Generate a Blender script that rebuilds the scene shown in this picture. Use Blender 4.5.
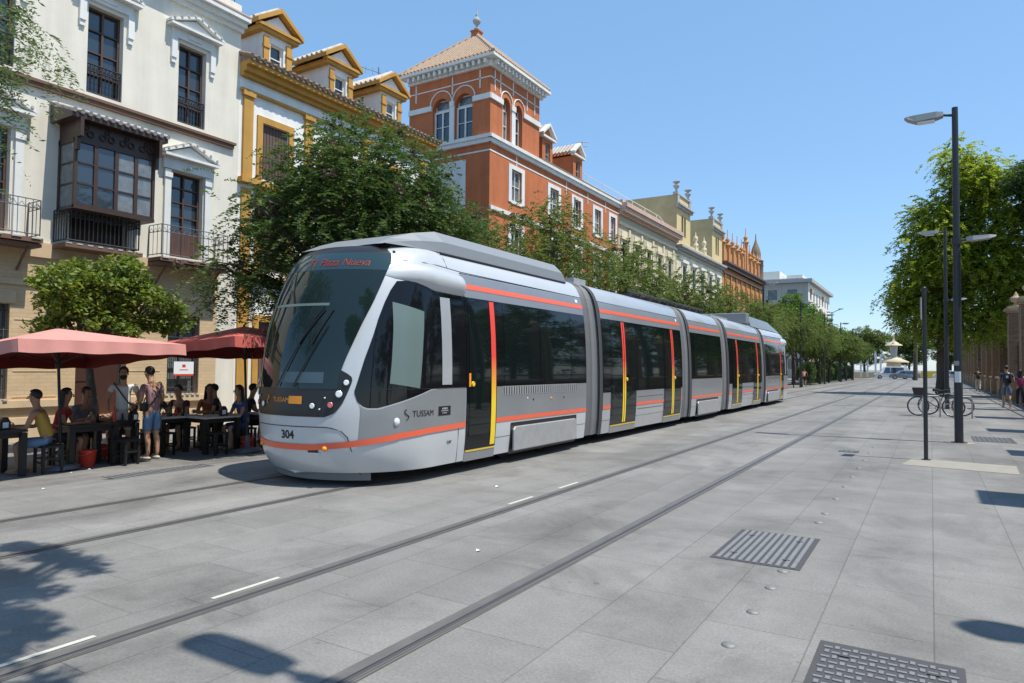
import bpy, bmesh, math, random
import numpy as np
from mathutils import Vector, Matrix

for o in list(bpy.data.objects): bpy.data.objects.remove(o)
scene = bpy.context.scene
COL = scene.collection
R_ = math.radians

# ---------------------------------------------------------------- camera
yaw, pitch, roll = R_(31.528), R_(2.0216), 0.010
fw = Vector((-math.sin(yaw)*math.cos(pitch), math.cos(yaw)*math.cos(pitch), math.sin(pitch)))
r0 = Vector((math.cos(yaw), math.sin(yaw), 0)); u0 = r0.cross(fw)
rt = r0*math.cos(roll)+u0*math.sin(roll); up = -r0*math.sin(roll)+u0*math.cos(roll)
cam = bpy.data.cameras.new('camera'); co = bpy.data.objects.new('camera', cam); COL.objects.link(co)
M = Matrix((rt, up, -fw)).transposed().to_4x4(); M.translation = Vector((0, 0, 1.6)); co.matrix_world = M
cam.sensor_width = 36; cam.lens = 683/1024*36; cam.clip_end = 5000; cam.clip_start = .05
scene.camera = co
# ---------------------------------------------------------------- sky and sun
SUN_EL, SUN_AZ = R_(66), R_(5)           # azimuth measured from +x towards +y
w = bpy.data.worlds.new('World'); scene.world = w; w.use_nodes = True
nt = w.node_tree; nt.nodes.clear()
sky = nt.nodes.new('ShaderNodeTexSky'); sky.sky_type = 'NISHITA'; sky.sun_disc = False
sky.sun_elevation = SUN_EL; sky.sun_rotation = R_(90)-SUN_AZ
sky.air_density = 1.0; sky.dust_density = .25; sky.ozone_density = 2.2; sky.altitude = 10
bg = nt.nodes.new('ShaderNodeBackground'); bg.inputs['Strength'].default_value = .15
ow = nt.nodes.new('ShaderNodeOutputWorld')
hs = nt.nodes.new('ShaderNodeHueSaturation'); hs.inputs['Hue'].default_value = .502; hs.inputs['Saturation'].default_value = 1.04; hs.inputs['Value'].default_value = 1.10
nt.links.new(sky.outputs[0], hs.inputs['Color']); sm = nt.nodes.new('ShaderNodeMix'); sm.data_type = 'RGBA'; sm.inputs[0].default_value = .5; sm.inputs[7].default_value = (1.42, 2.95, 4.9, 1)
nt.links.new(hs.outputs[0], sm.inputs[6]); nt.links.new(sm.outputs[2], bg.inputs[0]); nt.links.new(bg.outputs[0], ow.inputs[0])
sl = bpy.data.lights.new('sun', 'SUN'); sl.energy = 4.8; sl.angle = R_(.5); sl.color = (1, .94, .83)
so = bpy.data.objects.new('sun', sl); COL.objects.link(so)
sd = Vector((math.cos(SUN_EL)*math.cos(SUN_AZ), math.cos(SUN_EL)*math.sin(SUN_AZ), math.sin(SUN_EL)))
so.rotation_euler = sd.to_track_quat('Z', 'Y').to_euler()
vs = scene.view_settings; vs.view_transform = 'Standard'; vs.look = 'None'; vs.gamma = 1; vs.exposure = 0.32
scene.render.engine = 'CYCLES'
scene.cycles.max_bounces = 6; scene.cycles.transparent_max_bounces = 6

# ---------------------------------------------------------------- materials
def newmat(name):
    m = bpy.data.materials.new(name); m.use_nodes = True
    return m, m.node_tree, m.node_tree.nodes['Principled BSDF']
def simple(name, col, rough=.6, metal=0, spec=.5, coat=0, var=0, scale=3, bump=0, bscale=60, streak=0):
    m, nt, p = newmat(name)
    p.inputs['Base Color'].default_value = (*col, 1); p.inputs['Roughness'].default_value = rough
    p.inputs['Metallic'].default_value = metal; p.inputs['Specular IOR Level'].default_value = spec
    p.inputs['Coat Weight'].default_value = coat
    if var or bump:
        tc = nt.nodes.new('ShaderNodeTexCoord')
    if var:
        n = nt.nodes.new('ShaderNodeTexNoise'); n.inputs['Scale'].default_value = scale; n.inputs['Detail'].default_value = 6
        n.inputs['Roughness'].default_value = .65
        mr = nt.nodes.new('ShaderNodeMapRange'); mr.inputs[1].default_value = .25; mr.inputs[2].default_value = .75
        mr.inputs[3].default_value = 1-var; mr.inputs[4].default_value = 1+var
        mx = nt.nodes.new('ShaderNodeMix'); mx.data_type = 'RGBA'; mx.blend_type = 'MULTIPLY'; mx.inputs[0].default_value = 1
        mx.inputs[6].default_value = (*col, 1)
        nt.links.new(tc.outputs['Object'], n.inputs['Vector']); nt.links.new(n.outputs[0], mr.inputs[0])
        nt.links.new(mr.outputs[0], mx.inputs[7]); nt.links.new(mx.outputs[2], p.inputs['Base Color'])
        if streak:
            mp = nt.nodes.new('ShaderNodeMapping'); mp.inputs['Scale'].default_value = (2.6, 2.6, .22); nt.links.new(tc.outputs['Object'], mp.inputs[0])
            n3 = nt.nodes.new('ShaderNodeTexNoise'); n3.inputs['Scale'].default_value = 1; n3.inputs['Detail'].default_value = 7; n3.inputs['Roughness'].default_value = .6
            nt.links.new(mp.outputs[0], n3.inputs['Vector'])
            r3 = nt.nodes.new('ShaderNodeMapRange'); r3.inputs[1].default_value = .42; r3.inputs[2].default_value = .75; r3.inputs[3].default_value = 1; r3.inputs[4].default_value = 1-streak
            nt.links.new(n3.outputs[0], r3.inputs[0])
            m3 = nt.nodes.new('ShaderNodeMix'); m3.data_type = 'RGBA'; m3.blend_type = 'MULTIPLY'; m3.inputs[0].default_value = 1
            nt.links.new(mx.outputs[2], m3.inputs[6]); nt.links.new(r3.outputs[0], m3.inputs[7]); nt.links.new(m3.outputs[2], p.inputs['Base Color'])
    if bump:
        n2 = nt.nodes.new('ShaderNodeTexNoise'); n2.inputs['Scale'].default_value = bscale; n2.inputs['Detail'].default_value = 4
        b = nt.nodes.new('ShaderNodeBump'); b.inputs['Strength'].default_value = bump; b.inputs['Distance'].default_value = .02
        nt.links.new(tc.outputs['Object'], n2.inputs['Vector']); nt.links.new(n2.outputs[0], b.inputs['Height'])
        nt.links.new(b.outputs[0], p.inputs['Normal'])
    return m
def brickmat(name, c1, c2, mortar, bw, rh, ms=.01, axes='yz', offset=.5, rough=.85, var=.15, bump=.3, nscale=2.0, extra=0):
    """brick/slab pattern laid in two object axes"""
    m, nt, p = newmat(name); L = nt.links.new
    p.inputs['Roughness'].default_value = rough; p.inputs['Specular IOR Level'].default_value = .3
    tc = nt.nodes.new('ShaderNodeTexCoord'); sx = nt.nodes.new('ShaderNodeSeparateXYZ'); cx = nt.nodes.new('ShaderNodeCombineXYZ')
    L(tc.outputs['Object'], sx.inputs[0])
    if axes[0] == 's':            # x+y for walls seen from two sides
        ad = nt.nodes.new('ShaderNodeMath'); ad.operation = 'ADD'; L(sx.outputs[0], ad.inputs[0]); L(sx.outputs[1], ad.inputs[1]); L(ad.outputs[0], cx.inputs[0])
    else: L(sx.outputs['xyz'.index(axes[0])], cx.inputs[0])
    L(sx.outputs['xyz'.index(axes[1])], cx.inputs[1])
    b = nt.nodes.new('ShaderNodeTexBrick'); b.offset = offset
    b.inputs['Color1'].default_value = (*c1, 1); b.inputs['Color2'].default_value = (*c2, 1); b.inputs['Mortar'].default_value = (*mortar, 1)
    b.inputs['Scale'].default_value = 1; b.inputs['Brick Width'].default_value = bw; b.inputs['Row Height'].default_value = rh
    b.inputs['Mortar Size'].default_value = ms; b.inputs['Mortar Smooth'].default_value = .1; b.inputs['Bias'].default_value = 0
    L(cx.outputs[0], b.inputs['Vector'])
    n = nt.nodes.new('ShaderNodeTexNoise'); n.inputs['Scale'].default_value = nscale; n.inputs['Detail'].default_value = 8; n.inputs['Roughness'].default_value = .7
    L(tc.outputs['Object'], n.inputs['Vector'])
    mr = nt.nodes.new('ShaderNodeMapRange'); mr.inputs[1].default_value = .25; mr.inputs[2].default_value = .75
    mr.inputs[3].default_value = 1-var; mr.inputs[4].default_value = 1+var; L(n.outputs[0], mr.inputs[0])
    mx = nt.nodes.new('ShaderNodeMix'); mx.data_type = 'RGBA'; mx.blend_type = 'MULTIPLY'; mx.inputs[0].default_value = 1
    L(b.outputs['Color'], mx.inputs[6]); L(mr.outputs[0], mx.inputs[7])
    out = mx.outputs[2]
    if extra:   # fine grain plus scattered dark spots (gum, stains)
        g = nt.nodes.new('ShaderNodeTexNoise'); g.inputs['Scale'].default_value = 55; g.inputs['Detail'].default_value = 5
        L(tc.outputs['Object'], g.inputs['Vector'])
        gr = nt.nodes.new('ShaderNodeMapRange'); gr.inputs[1].default_value = .3; gr.inputs[2].default_value = .7; gr.inputs[3].default_value = .84; gr.inputs[4].default_value = 1.14
        L(g.outputs[0], gr.inputs[0])
        m2 = nt.nodes.new('ShaderNodeMix'); m2.data_type = 'RGBA'; m2.blend_type = 'MULTIPLY'; m2.inputs[0].default_value = 1
        L(out, m2.inputs[6]); L(gr.outputs[0], m2.inputs[7]); out = m2.outputs[2]
        v = nt.nodes.new('ShaderNodeTexVoronoi'); v.inputs['Scale'].default_value = 1.6; L(tc.outputs['Object'], v.inputs['Vector'])
        vr = nt.nodes.new('ShaderNodeMapRange'); vr.inputs[1].default_value = .03; vr.inputs[2].default_value = .055; vr.inputs[3].default_value = .72; vr.inputs[4].default_value = 1
        L(v.outputs['Distance'], vr.inputs[0])
        m3 = nt.nodes.new('ShaderNodeMix'); m3.data_type = 'RGBA'; m3.blend_type = 'MULTIPLY'; m3.inputs[0].default_value = 1
        L(out, m3.inputs[6]); L(vr.outputs[0], m3.inputs[7]); out = m3.outputs[2]
        # long worn bands along the street
        mp = nt.nodes.new('ShaderNodeMapping'); mp.inputs['Scale'].default_value = (.9, .12, 1); L(tc.outputs['Object'], mp.inputs[0])
        w1 = nt.nodes.new('ShaderNodeTexNoise'); w1.inputs['Scale'].default_value = 1.0; w1.inputs['Detail'].default_value = 5; L(mp.outputs[0], w1.inputs['Vector'])
        wr = nt.nodes.new('ShaderNodeMapRange'); wr.inputs[1].default_value = .3; wr.inputs[2].default_value = .7; wr.inputs[3].default_value = .80; wr.inputs[4].default_value = 1.16
        L(w1.outputs[0], wr.inputs[0])
        m4 = nt.nodes.new('ShaderNodeMix'); m4.data_type = 'RGBA'; m4.blend_type = 'MULTIPLY'; m4.inputs[0].default_value = 1
        L(out, m4.inputs[6]); L(wr.outputs[0], m4.inputs[7]); out = m4.outputs[2]
    if extra:
        v2 = nt.nodes.new('ShaderNodeTexVoronoi'); v2.inputs['Scale'].default_value = 3.1; L(tc.outputs['Object'], v2.inputs['Vector'])
        v2r = nt.nodes.new('ShaderNodeMapRange'); v2r.inputs[1].default_value = .035; v2r.inputs[2].default_value = .06; v2r.inputs[3].default_value = .78; v2r.inputs[4].default_value = 1; L(v2.outputs['Distance'], v2r.inputs[0])
        st = nt.nodes.new('ShaderNodeTexNoise'); st.inputs['Scale'].default_value = .55; st.inputs['Detail'].default_value = 9; st.inputs['Roughness'].default_value = .72; st.inputs['Distortion'].default_value = .6; L(tc.outputs['Object'], st.inputs['Vector'])
        sr = nt.nodes.new('ShaderNodeMapRange'); sr.inputs[1].default_value = .5; sr.inputs[2].default_value = .68; sr.inputs[3].default_value = 1; sr.inputs[4].default_value = .66; L(st.outputs[0], sr.inputs[0])
        mm = nt.nodes.new('ShaderNodeMath'); mm.operation = 'MULTIPLY'; L(v2r.outputs[0], mm.inputs[0]); L(sr.outputs[0], mm.inputs[1])
        m5 = nt.nodes.new('ShaderNodeMix'); m5.data_type = 'RGBA'; m5.blend_type = 'MULTIPLY'; m5.inputs[0].default_value = 1
        L(out, m5.inputs[6]); L(mm.outputs[0], m5.inputs[7]); out = m5.outputs[2]
    L(out, p.inputs['Base Color'])
    bp = nt.nodes.new('ShaderNodeBump'); bp.inputs['Strength'].default_value = bump; bp.inputs['Distance'].default_value = .01; bp.invert = True
    L(b.outputs['Fac'], bp.inputs['Height']); L(bp.outputs[0], p.inputs['Normal'])
    return m
def leafmat(name, col, col2, trans=.35):
    m, nt, p = newmat(name); L = nt.links.new
    g = nt.nodes.new('ShaderNodeNewGeometry'); mx = nt.nodes.new('ShaderNodeMix'); mx.data_type = 'RGBA'
    mx.inputs[6].default_value = (*col, 1); mx.inputs[7].default_value = (*col2, 1)
    L(g.outputs['Random Per Island'], mx.inputs[0]); L(mx.outputs[2], p.inputs['Base Color'])
    p.inputs['Roughness'].default_value = .55; p.inputs['Specular IOR Level'].default_value = .35
    t = nt.nodes.new('ShaderNodeBsdfTranslucent'); hs = nt.nodes.new('ShaderNodeHueSaturation')
    hs.inputs['Value'].default_value = 1.5; hs.inputs['Saturation'].default_value = 1.1; L(mx.outputs[2], hs.inputs['Color']); L(hs.outputs[0], t.inputs[0])
    ms = nt.nodes.new('ShaderNodeMixShader'); ms.inputs[0].default_value = trans
    L(p.outputs[0], ms.inputs[1]); L(t.outputs[0], ms.inputs[2]); L(ms.outputs[0], nt.nodes['Material Output'].inputs[0])
    return m

Mt = {}
Mt['paving'] = brickmat('paving', (.186,.183,.176), (.211,.208,.201), (.135,.13,.12), .95, .62, .0045, 'yx', .37, .8, .20, .2, 1.2, 1)
Mt['plaster'] = simple('cream_plaster', (.72,.68,.585), .9, var=.07, scale=1.2, streak=.16, bump=.15, bscale=30)
Mt['ochrebrick'] = brickmat('ochre_brick', (.54,.40,.245), (.59,.44,.275), (.48,.355,.22), .30, .09, .006, 'yz', .5, .9, .1)
Mt['ochrestone'] = simple('ochre_stone', (.60,.455,.29), .9, streak=.2, var=.08)
Mt['white'] = simple('white_paint', (.72,.72,.69), .7, streak=.14, var=.06, scale=2)
Mt['whitewall'] = simple('white_wall', (.80,.80,.78), .85, streak=.14, var=.05, scale=1.5)
Mt['ochre'] = simple('ochre_paint', (.50,.27,.055), .8, streak=.2, var=.12, scale=3)
Mt['redwall'] = simple('red_wall', (.49,.15,.055), .85, var=.12, scale=1.5, streak=.22)
Mt['brown'] = simple('brown_wood', (.085,.045,.032), .55, var=.15, scale=8)
Mt['browncorn'] = simple('brown_cornice', (.15,.085,.055), .8)
Mt['baywood'] = simple('bay_wood', (.050,.028,.020), .5, var=.2, scale=8)
Mt['darkwood'] = simple('dark_wood', (.05,.025,.018), .45, var=.2, scale=8)
Mt['iron'] = simple('black_iron', (.02,.02,.022), .5)
Mt['greyiron'] = simple('grey_iron', (.10,.10,.11), .5)
Mt['glass'] = simple('window_glass', (.03,.045,.06), .04, spec=1.0)
Mt['glass2'] = simple('curtained_window_glass', (.16,.175,.18), .08, spec=.9, var=.35, scale=5)
Mt['shutter'] = simple('brown_shutter', (.12,.075,.06), .7)
Mt['tile'] = simple('roof_tile', (.37,.27,.19), .9, var=.3, scale=9)
Mt['tilew'] = simple('pale_roof_tile', (.46,.42,.38), .85, var=.35, scale=6)
Mt['tiledark'] = simple('old_roof_tile', (.23,.17,.12), .9, var=.35, scale=8)
Mt['pinkstone'] = simple('pink_cornice', (.58,.40,.32), .85, streak=.2, var=.05)
Mt['beige'] = simple('beige_wall', (.52,.45,.31), .85, streak=.2, var=.06)
Mt['yellow'] = simple('yellow_wall', (.66,.52,.27), .85, streak=.2, var=.06)
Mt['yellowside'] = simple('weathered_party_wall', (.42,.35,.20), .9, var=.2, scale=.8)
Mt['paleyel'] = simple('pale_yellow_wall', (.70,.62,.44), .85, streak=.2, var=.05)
Mt['greystone'] = simple('grey_stone_trim', (.40,.40,.39), .85, streak=.2, var=.08)
Mt['brickorange'] = brickmat('orange_brick', (.50,.21,.07), (.58,.27,.10), (.4,.25,.14), .3, .08, .01, 'sz', .5, .9, .12)
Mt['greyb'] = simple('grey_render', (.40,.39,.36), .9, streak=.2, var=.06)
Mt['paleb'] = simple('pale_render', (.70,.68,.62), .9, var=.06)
Mt['silver'] = simple('silver_paint', (.47,.485,.50), .34, metal=.35, spec=.5, coat=.4, var=.06, scale=1.3)
Mt['greypaint'] = simple('grey_paint', (.30,.31,.325), .36, metal=.4, spec=.5, coat=.3, var=.07, scale=1.3)
Mt['whitepaint'] = simple('white_coach_paint', (.53,.55,.57), .28, metal=.15, coat=.5, var=.05, scale=1.5)
Mt['blackglass'] = simple('black_glazing', (.006,.007,.009), .05, spec=.38)
Mt['tramglass'] = simple('tinted_pane', (.006,.010,.010), .03, spec=.40)
Mt['shieldglass'] = simple('windscreen_glass', (.010,.020,.020), .03, spec=.55)
Mt['headglass'] = simple('teal_header_glass', (.02,.045,.055), .08, spec=.7)
Mt['blackplastic'] = simple('black_plastic', (.015,.015,.017), .35)
Mt['rubber'] = simple('grey_rubber', (.17,.175,.18), .7)
Mt['darkrubber'] = simple('dark_rubber', (.05,.05,.054), .7)
Mt['orange'] = simple('orange_stripe', (.78,.13,.06), .35, coat=.3)
Mt['hvac'] = simple('roof_casing', (.25,.265,.28), .45, metal=.2)
Mt['metal'] = simple('brushed_metal', (.5,.5,.5), .35, metal=.9)
Mt['studmetal'] = simple('worn_stud_metal', (.22,.22,.215), .65, metal=.4, var=.2, scale=30)
Mt['casing'] = simple('bogie_casing', (.38,.385,.39), .5, metal=.3, var=.12, scale=5)
Mt['lens'] = simple('lamp_lens', (.75,.78,.8), .1, spec=1)
Mt['redlens'] = simple('red_lens', (.55,.12,.14), .15, spec=1)
Mt['yellowp'] = simple('yellow_paint', (.80,.55,.04), .4)
Mt['orangep'] = simple('amber_plastic', (.85,.30,.02), .4)
Mt['blackink'] = simple('black_lettering', (.012,.012,.014), .5)
Mt['palegreen'] = simple('pale_green_patch', (.13,.18,.175), .25)  # also colours the bright see-through area of the cab side glass
Mt['rail'] = simple('rail_steel', (.17,.165,.16), .45, metal=.35, var=.2, scale=4)
Mt['railgap'] = simple('rail_groove_filler', (.12,.115,.11), .85, var=.2)
Mt['whiteline'] = simple('white_line_paint', (.50,.49,.44), .8, var=.12, scale=15)
Mt['cast'] = simple('cast_iron_cover', (.20,.205,.21), .6, metal=.2, var=.15, scale=12)
Mt['castdark'] = simple('cover_groove', (.06,.06,.065), .8)
Mt['palestone'] = simple('pale_stone_patch', (.27,.255,.22), .9, var=.15, scale=4)
Mt['pole'] = simple('dark_green_grey_paint', (.028,.032,.036), .42, var=.15, scale=4)
Mt['lamphead'] = simple('grey_lamp_casing', (.34,.34,.33), .5)
Mt['paper'] = simple('white_paper', (.75,.76,.78), .8)
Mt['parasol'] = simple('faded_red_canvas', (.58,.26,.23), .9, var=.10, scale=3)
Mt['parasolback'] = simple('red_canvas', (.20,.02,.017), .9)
Mt['bark'] = simple('bark', (.10,.08,.06), .95, var=.3, scale=6, bump=.6, bscale=12)
Mt['leafA'] = leafmat('acacia_leaves', (.032,.070,.018), (.105,.15,.04), .36)
Mt['leafB'] = leafmat('dull_green_leaves', (.055,.095,.022), (.155,.19,.045), .4)
Mt['leafO'] = leafmat('orange_tree_leaves', (.06,.115,.02), (.22,.27,.05), .35)
Mt['leafY'] = leafmat('bright_lime_leaves', (.14,.20,.024), (.36,.40,.055), .52)
Mt['leafG'] = leafmat('fresh_green_leaves', (.06,.13,.022), (.14,.22,.045), .38)
Mt['leafD'] = leafmat('dark_cypress_leaves', (.010,.020,.012), (.025,.035,.018), .1)
Mt['leafN'] = leafmat('bluish_fine_leaves', (.055,.095,.04), (.15,.20,.075), .4)
Mt['pods'] = leafmat('brown_pink_pods', (.06,.04,.028), (.15,.11,.08), .2)
Mt['blackfurn'] = simple('black_painted_wood', (.012,.012,.013), .5)
Mt['tabletop'] = simple('pale_table_top', (.55,.52,.46), .5)
Mt['redplastic'] = simple('red_plastic', (.62,.05,.03), .4)
Mt['fbrick'] = brickmat('old_brown_brick', (.16,.085,.045), (.24,.14,.08), (.22,.17,.12), .26, .075, .012, 'sz', .5, .95, .2)
Mt['fstone'] = simple('weathered_stone', (.40,.30,.20), .9, var=.2, scale=4)
Mt['fcap'] = simple('sandstone_cap', (.42,.31,.20), .9, var=.25, scale=3)
Mt['red'] = simple('red_body', (.4,.02,.02), .4)
Mt['carwhite'] = simple('white_car_paint', (.75,.76,.78), .25, coat=.6)
Mt['cargrey'] = simple('grey_car_paint', (.30,.31,.32), .25, metal=.4, coat=.6)
Mt['seedark'] = simple('dark_interior', (.02,.02,.022), .8)
Mt['reddoor'] = simple('red_brown_door', (.055,.018,.012), .6, var=.15, scale=4)
def cloth(n, c): 
    if n not in Mt: Mt[n] = simple(n, c, .9, var=.08, scale=12)
    return Mt[n]

# ---------------------------------------------------------------- builders
def wloc(o):
    v = Vector((0,0,0))
    while o: v = v+o.location; o = o.parent
    return v
class MB:
    def __init__(s): s.v=[]; s.f=[]; s.mi=[]; s.sm=[]
    def add(s, vs, fs, mi=0, sm=False):
        b=len(s.v); s.v += [tuple(p) for p in vs]; s.f += [tuple(b+i for i in f) for f in fs]
        s.mi += [mi]*len(fs); s.sm += [sm]*len(fs); return s
    def box(s, x0,x1,y0,y1,z0,z1, mi=0):
        return s.add([(x0,y0,z0),(x1,y0,z0),(x1,y1,z0),(x0,y1,z0),(x0,y0,z1),(x1,y0,z1),(x1,y1,z1),(x0,y1,z1)],
            [(3,2,1,0),(4,5,6,7),(0,1,5,4),(1,2,6,5),(2,3,7,6),(3,0,4,7)], mi)
    def fbox(s, F, u0,u1,w0,w1,n0,n1, mi=0):
        P=[F(u,w,n) for n in (n0,n1) for (u,w) in ((u0,w0),(u1,w0),(u1,w1),(u0,w1))]
        return s.add(P, [(3,2,1,0),(4,5,6,7),(0,1,5,4),(1,2,6,5),(2,3,7,6),(3,0,4,7)], mi)
    def prism(s, F, pts, n0, n1, mi=0):
        n=len(pts); P=[F(u,w,n0) for u,w in pts]+[F(u,w,n1) for u,w in pts]
        return s.add(P, [tuple(range(n))[::-1], tuple(range(n,2*n))]+[(i,(i+1)%n,n+(i+1)%n,n+i) for i in range(n)], mi)
    def tube(s, p0,p1,r0,r1=None,n=8,mi=0,cap=True):
        r1 = r0 if r1 is None else r1
        a=Vector(p0); b=Vector(p1); d=(b-a)
        if d.length<1e-6: return s
        q=d.to_track_quat('Z','Y'); P=[]
        for (c,r) in ((a,r0),(b,r1)):
            for i in range(n):
                t=2*math.pi*i/n; P.append(c+q@Vector((r*math.cos(t),r*math.sin(t),0)))
        s.add(P,[(i,(i+1)%n,n+(i+1)%n,n+i) for i in range(n)],mi,n>5)
        if cap: s.add(P,[tuple(range(n))[::-1],tuple(range(n,2*n))],mi)
        return s
    def path(s, pts, rs, n=8, mi=0):
        if not hasattr(rs,'__len__'): rs=[rs]*len(pts)
        P=[]; m=len(pts)
        for k,p in enumerate(pts):
            d=(Vector(pts[min(k+1,m-1)])-Vector(pts[max(k-1,0)])); q=d.to_track_quat('Z','Y')
            for i in range(n):
                t=2*math.pi*i/n; P.append(Vector(p)+q@Vector((rs[k]*math.cos(t),rs[k]*math.sin(t),0)))
        fs=[(k*n+i,k*n+(i+1)%n,(k+1)*n+(i+1)%n,(k+1)*n+i) for k in range(m-1) for i in range(n)]
        s.add(P,fs,mi,True); s.add(P,[tuple(range(n))[::-1],tuple(range((m-1)*n,m*n))],mi); return s
    def lathe(s, c, prof, n=12, mi=0, sm=True, ang=0):
        P=[(c[0]+r*math.cos(2*math.pi*i/n+ang), c[1]+r*math.sin(2*math.pi*i/n+ang), c[2]+z) for r,z in prof for i in range(n)]
        m=len(prof)
        s.add(P,[(k*n+i,k*n+(i+1)%n,(k+1)*n+(i+1)%n,(k+1)*n+i) for k in range(m-1) for i in range(n)],mi,sm)
        s.add(P,[tuple(range(n))[::-1],tuple(range((m-1)*n,m*n))],mi); return s
    def torus(s, c, ax, R, r, n=24, k=6, mi=0):
        q=Vector(ax).normalized().to_track_quat('Z','Y'); P=[]
        for i in range(n):
            t=2*math.pi*i/n
            for j in range(k):
                p=2*math.pi*j/k; P.append(Vector(c)+q@Vector(((R+r*math.cos(p))*math.cos(t),(R+r*math.cos(p))*math.sin(t),r*math.sin(p))))
        return s.add(P,[(i*k+j,((i+1)%n)*k+j,((i+1)%n)*k+(j+1)%k,i*k+(j+1)%k) for i in range(n) for j in range(k)],mi,True)
    def ball(s, c, r, n=10, mi=0, sc=(1,1,1)):
        prof=[(r*math.sin(math.pi*k/n)*1.0,-r*math.cos(math.pi*k/n)) for k in range(n+1)]
        P=[]; m=12
        for a,z in prof:
            for i in range(m):
                t=2*math.pi*i/m; P.append((c[0]+max(a,.0005)*math.cos(t)*sc[0],c[1]+max(a,.0005)*math.sin(t)*sc[1],c[2]+z*sc[2]))
        return s.add(P,[(k*m+i,k*m+(i+1)%m,(k+1)*m+(i+1)%m,(k+1)*m+i) for k in range(n) for i in range(m)],mi,True)
    def grid(s, fn, nu, nv, mi=0, sm=True, closed=False):
        P=[fn(i/nu,j/nv) for i in range(nu+1) for j in range(nv+1)]
        return s.add(P,[(i*(nv+1)+j,(i+1)*(nv+1)+j,(i+1)*(nv+1)+j+1,i*(nv+1)+j+1) for i in range(nu) for j in range(nv)],mi,sm)
    def build(s, name, mats, parent=None, loc=None, bevel=0):
        if not isinstance(mats,(list,tuple)): mats=[mats]
        me=bpy.data.meshes.new(name)
        base = wloc(parent) if parent else (Vector(loc) if loc else Vector((0,0,0)))
        me.from_pydata([tuple(Vector(p)-base) for p in s.v],[],s.f)
        for m in mats: me.materials.append(Mt[m] if isinstance(m,str) else m)
        me.polygons.foreach_set('material_index', s.mi); me.polygons.foreach_set('use_smooth', s.sm)
        me.update()
        o=bpy.data.objects.new(name, me); COL.objects.link(o)
        if parent: o.parent=parent
        elif loc: o.location=loc
        if bevel:
            b=o.modifiers.new('bevel','BEVEL'); b.width=bevel; b.segments=2; b.limit_method='ANGLE'
        return o
def tag(o, label=None, cat=None, group=None, kind=None):
    if label: o['label']=label
    if cat: o['category']=cat
    if group: o['group']=group
    if kind: o['kind']=kind
    return o
def thing(name, label, cat, loc=(0,0,0), rotz=0, group=None):
    o=bpy.data.objects.new(name,None); COL.objects.link(o); o.location=loc; o.rotation_euler=(0,0,rotz); o.empty_display_size=.2
    return tag(o,label,cat,group)
def kids(o): return [c for c in bpy.data.objects if c.parent==o]
def dup(root, loc, rotz=0, label=None, scale=None, _tree=None):
    def cp(o,par):
        c=o.copy(); COL.objects.link(c); c.parent=par
        for ch in kids(o): cp(ch,c)
        return c
    r=cp(root,None); r.location=loc; r.rotation_euler=(0,0,rotz)
    if scale: r.scale=(scale if hasattr(scale,'__len__') else (scale,)*3)
    if label: r['label']=label
    return r
def FE(X): return lambda u,w,n: (X+n,u,w)       # wall facing +x
def FS(Y): return lambda u,w,n: (u,Y-n,w)       # wall facing -y
def textmesh(txt, size, fn, name, mat, parent, align='CENTER', bold=0):
    cu=bpy.data.curves.new('lettering','FONT'); cu.body=txt; cu.size=size; cu.align_x=align; cu.align_y='CENTER'; cu.offset=bold
    t=bpy.data.objects.new('lettering',cu); COL.objects.link(t); bpy.context.view_layer.update()
    me=bpy.data.meshes.new_from_object(t.evaluated_get(bpy.context.evaluated_depsgraph_get()))
    bpy.data.objects.remove(t)
    base=wloc(parent)
    for v in me.vertices: v.co = Vector(fn(v.co.x,v.co.y))-base
    me.materials.clear(); me.materials.append(Mt[mat] if isinstance(mat,str) else mat)
    o=bpy.data.objects.new(name,me); COL.objects.link(o); o.parent=parent; return o
# ---------------------------------------------------------------- ground
def gz(x):                      # the terrace side of the street lies a little lower
    if x>=-8.8: return 0.0
    if x<=-12.0: return -.26
    t=(-8.8-x)/3.2; return -.26*(t*t*(3-2*t))
xs=[-900,-60,-18,-14,-12]+[-12+.4*i for i in range(1,8)]+[-8.8,-4,0,4,60,900]
ys=[-60,-5,0,10,20,40,80,160,400,1500]
m=MB(); P=[(x,y,gz(x)) for x in xs for y in ys]; ny=len(ys)
m.add(P,[(i*ny+j,(i+1)*ny+j,(i+1)*ny+j+1,i*ny+j+1) for i in range(len(xs)-1) for j in range(ny-1)],0,True)
tag(m.build('paved_ground','paving'),kind='structure')
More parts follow.
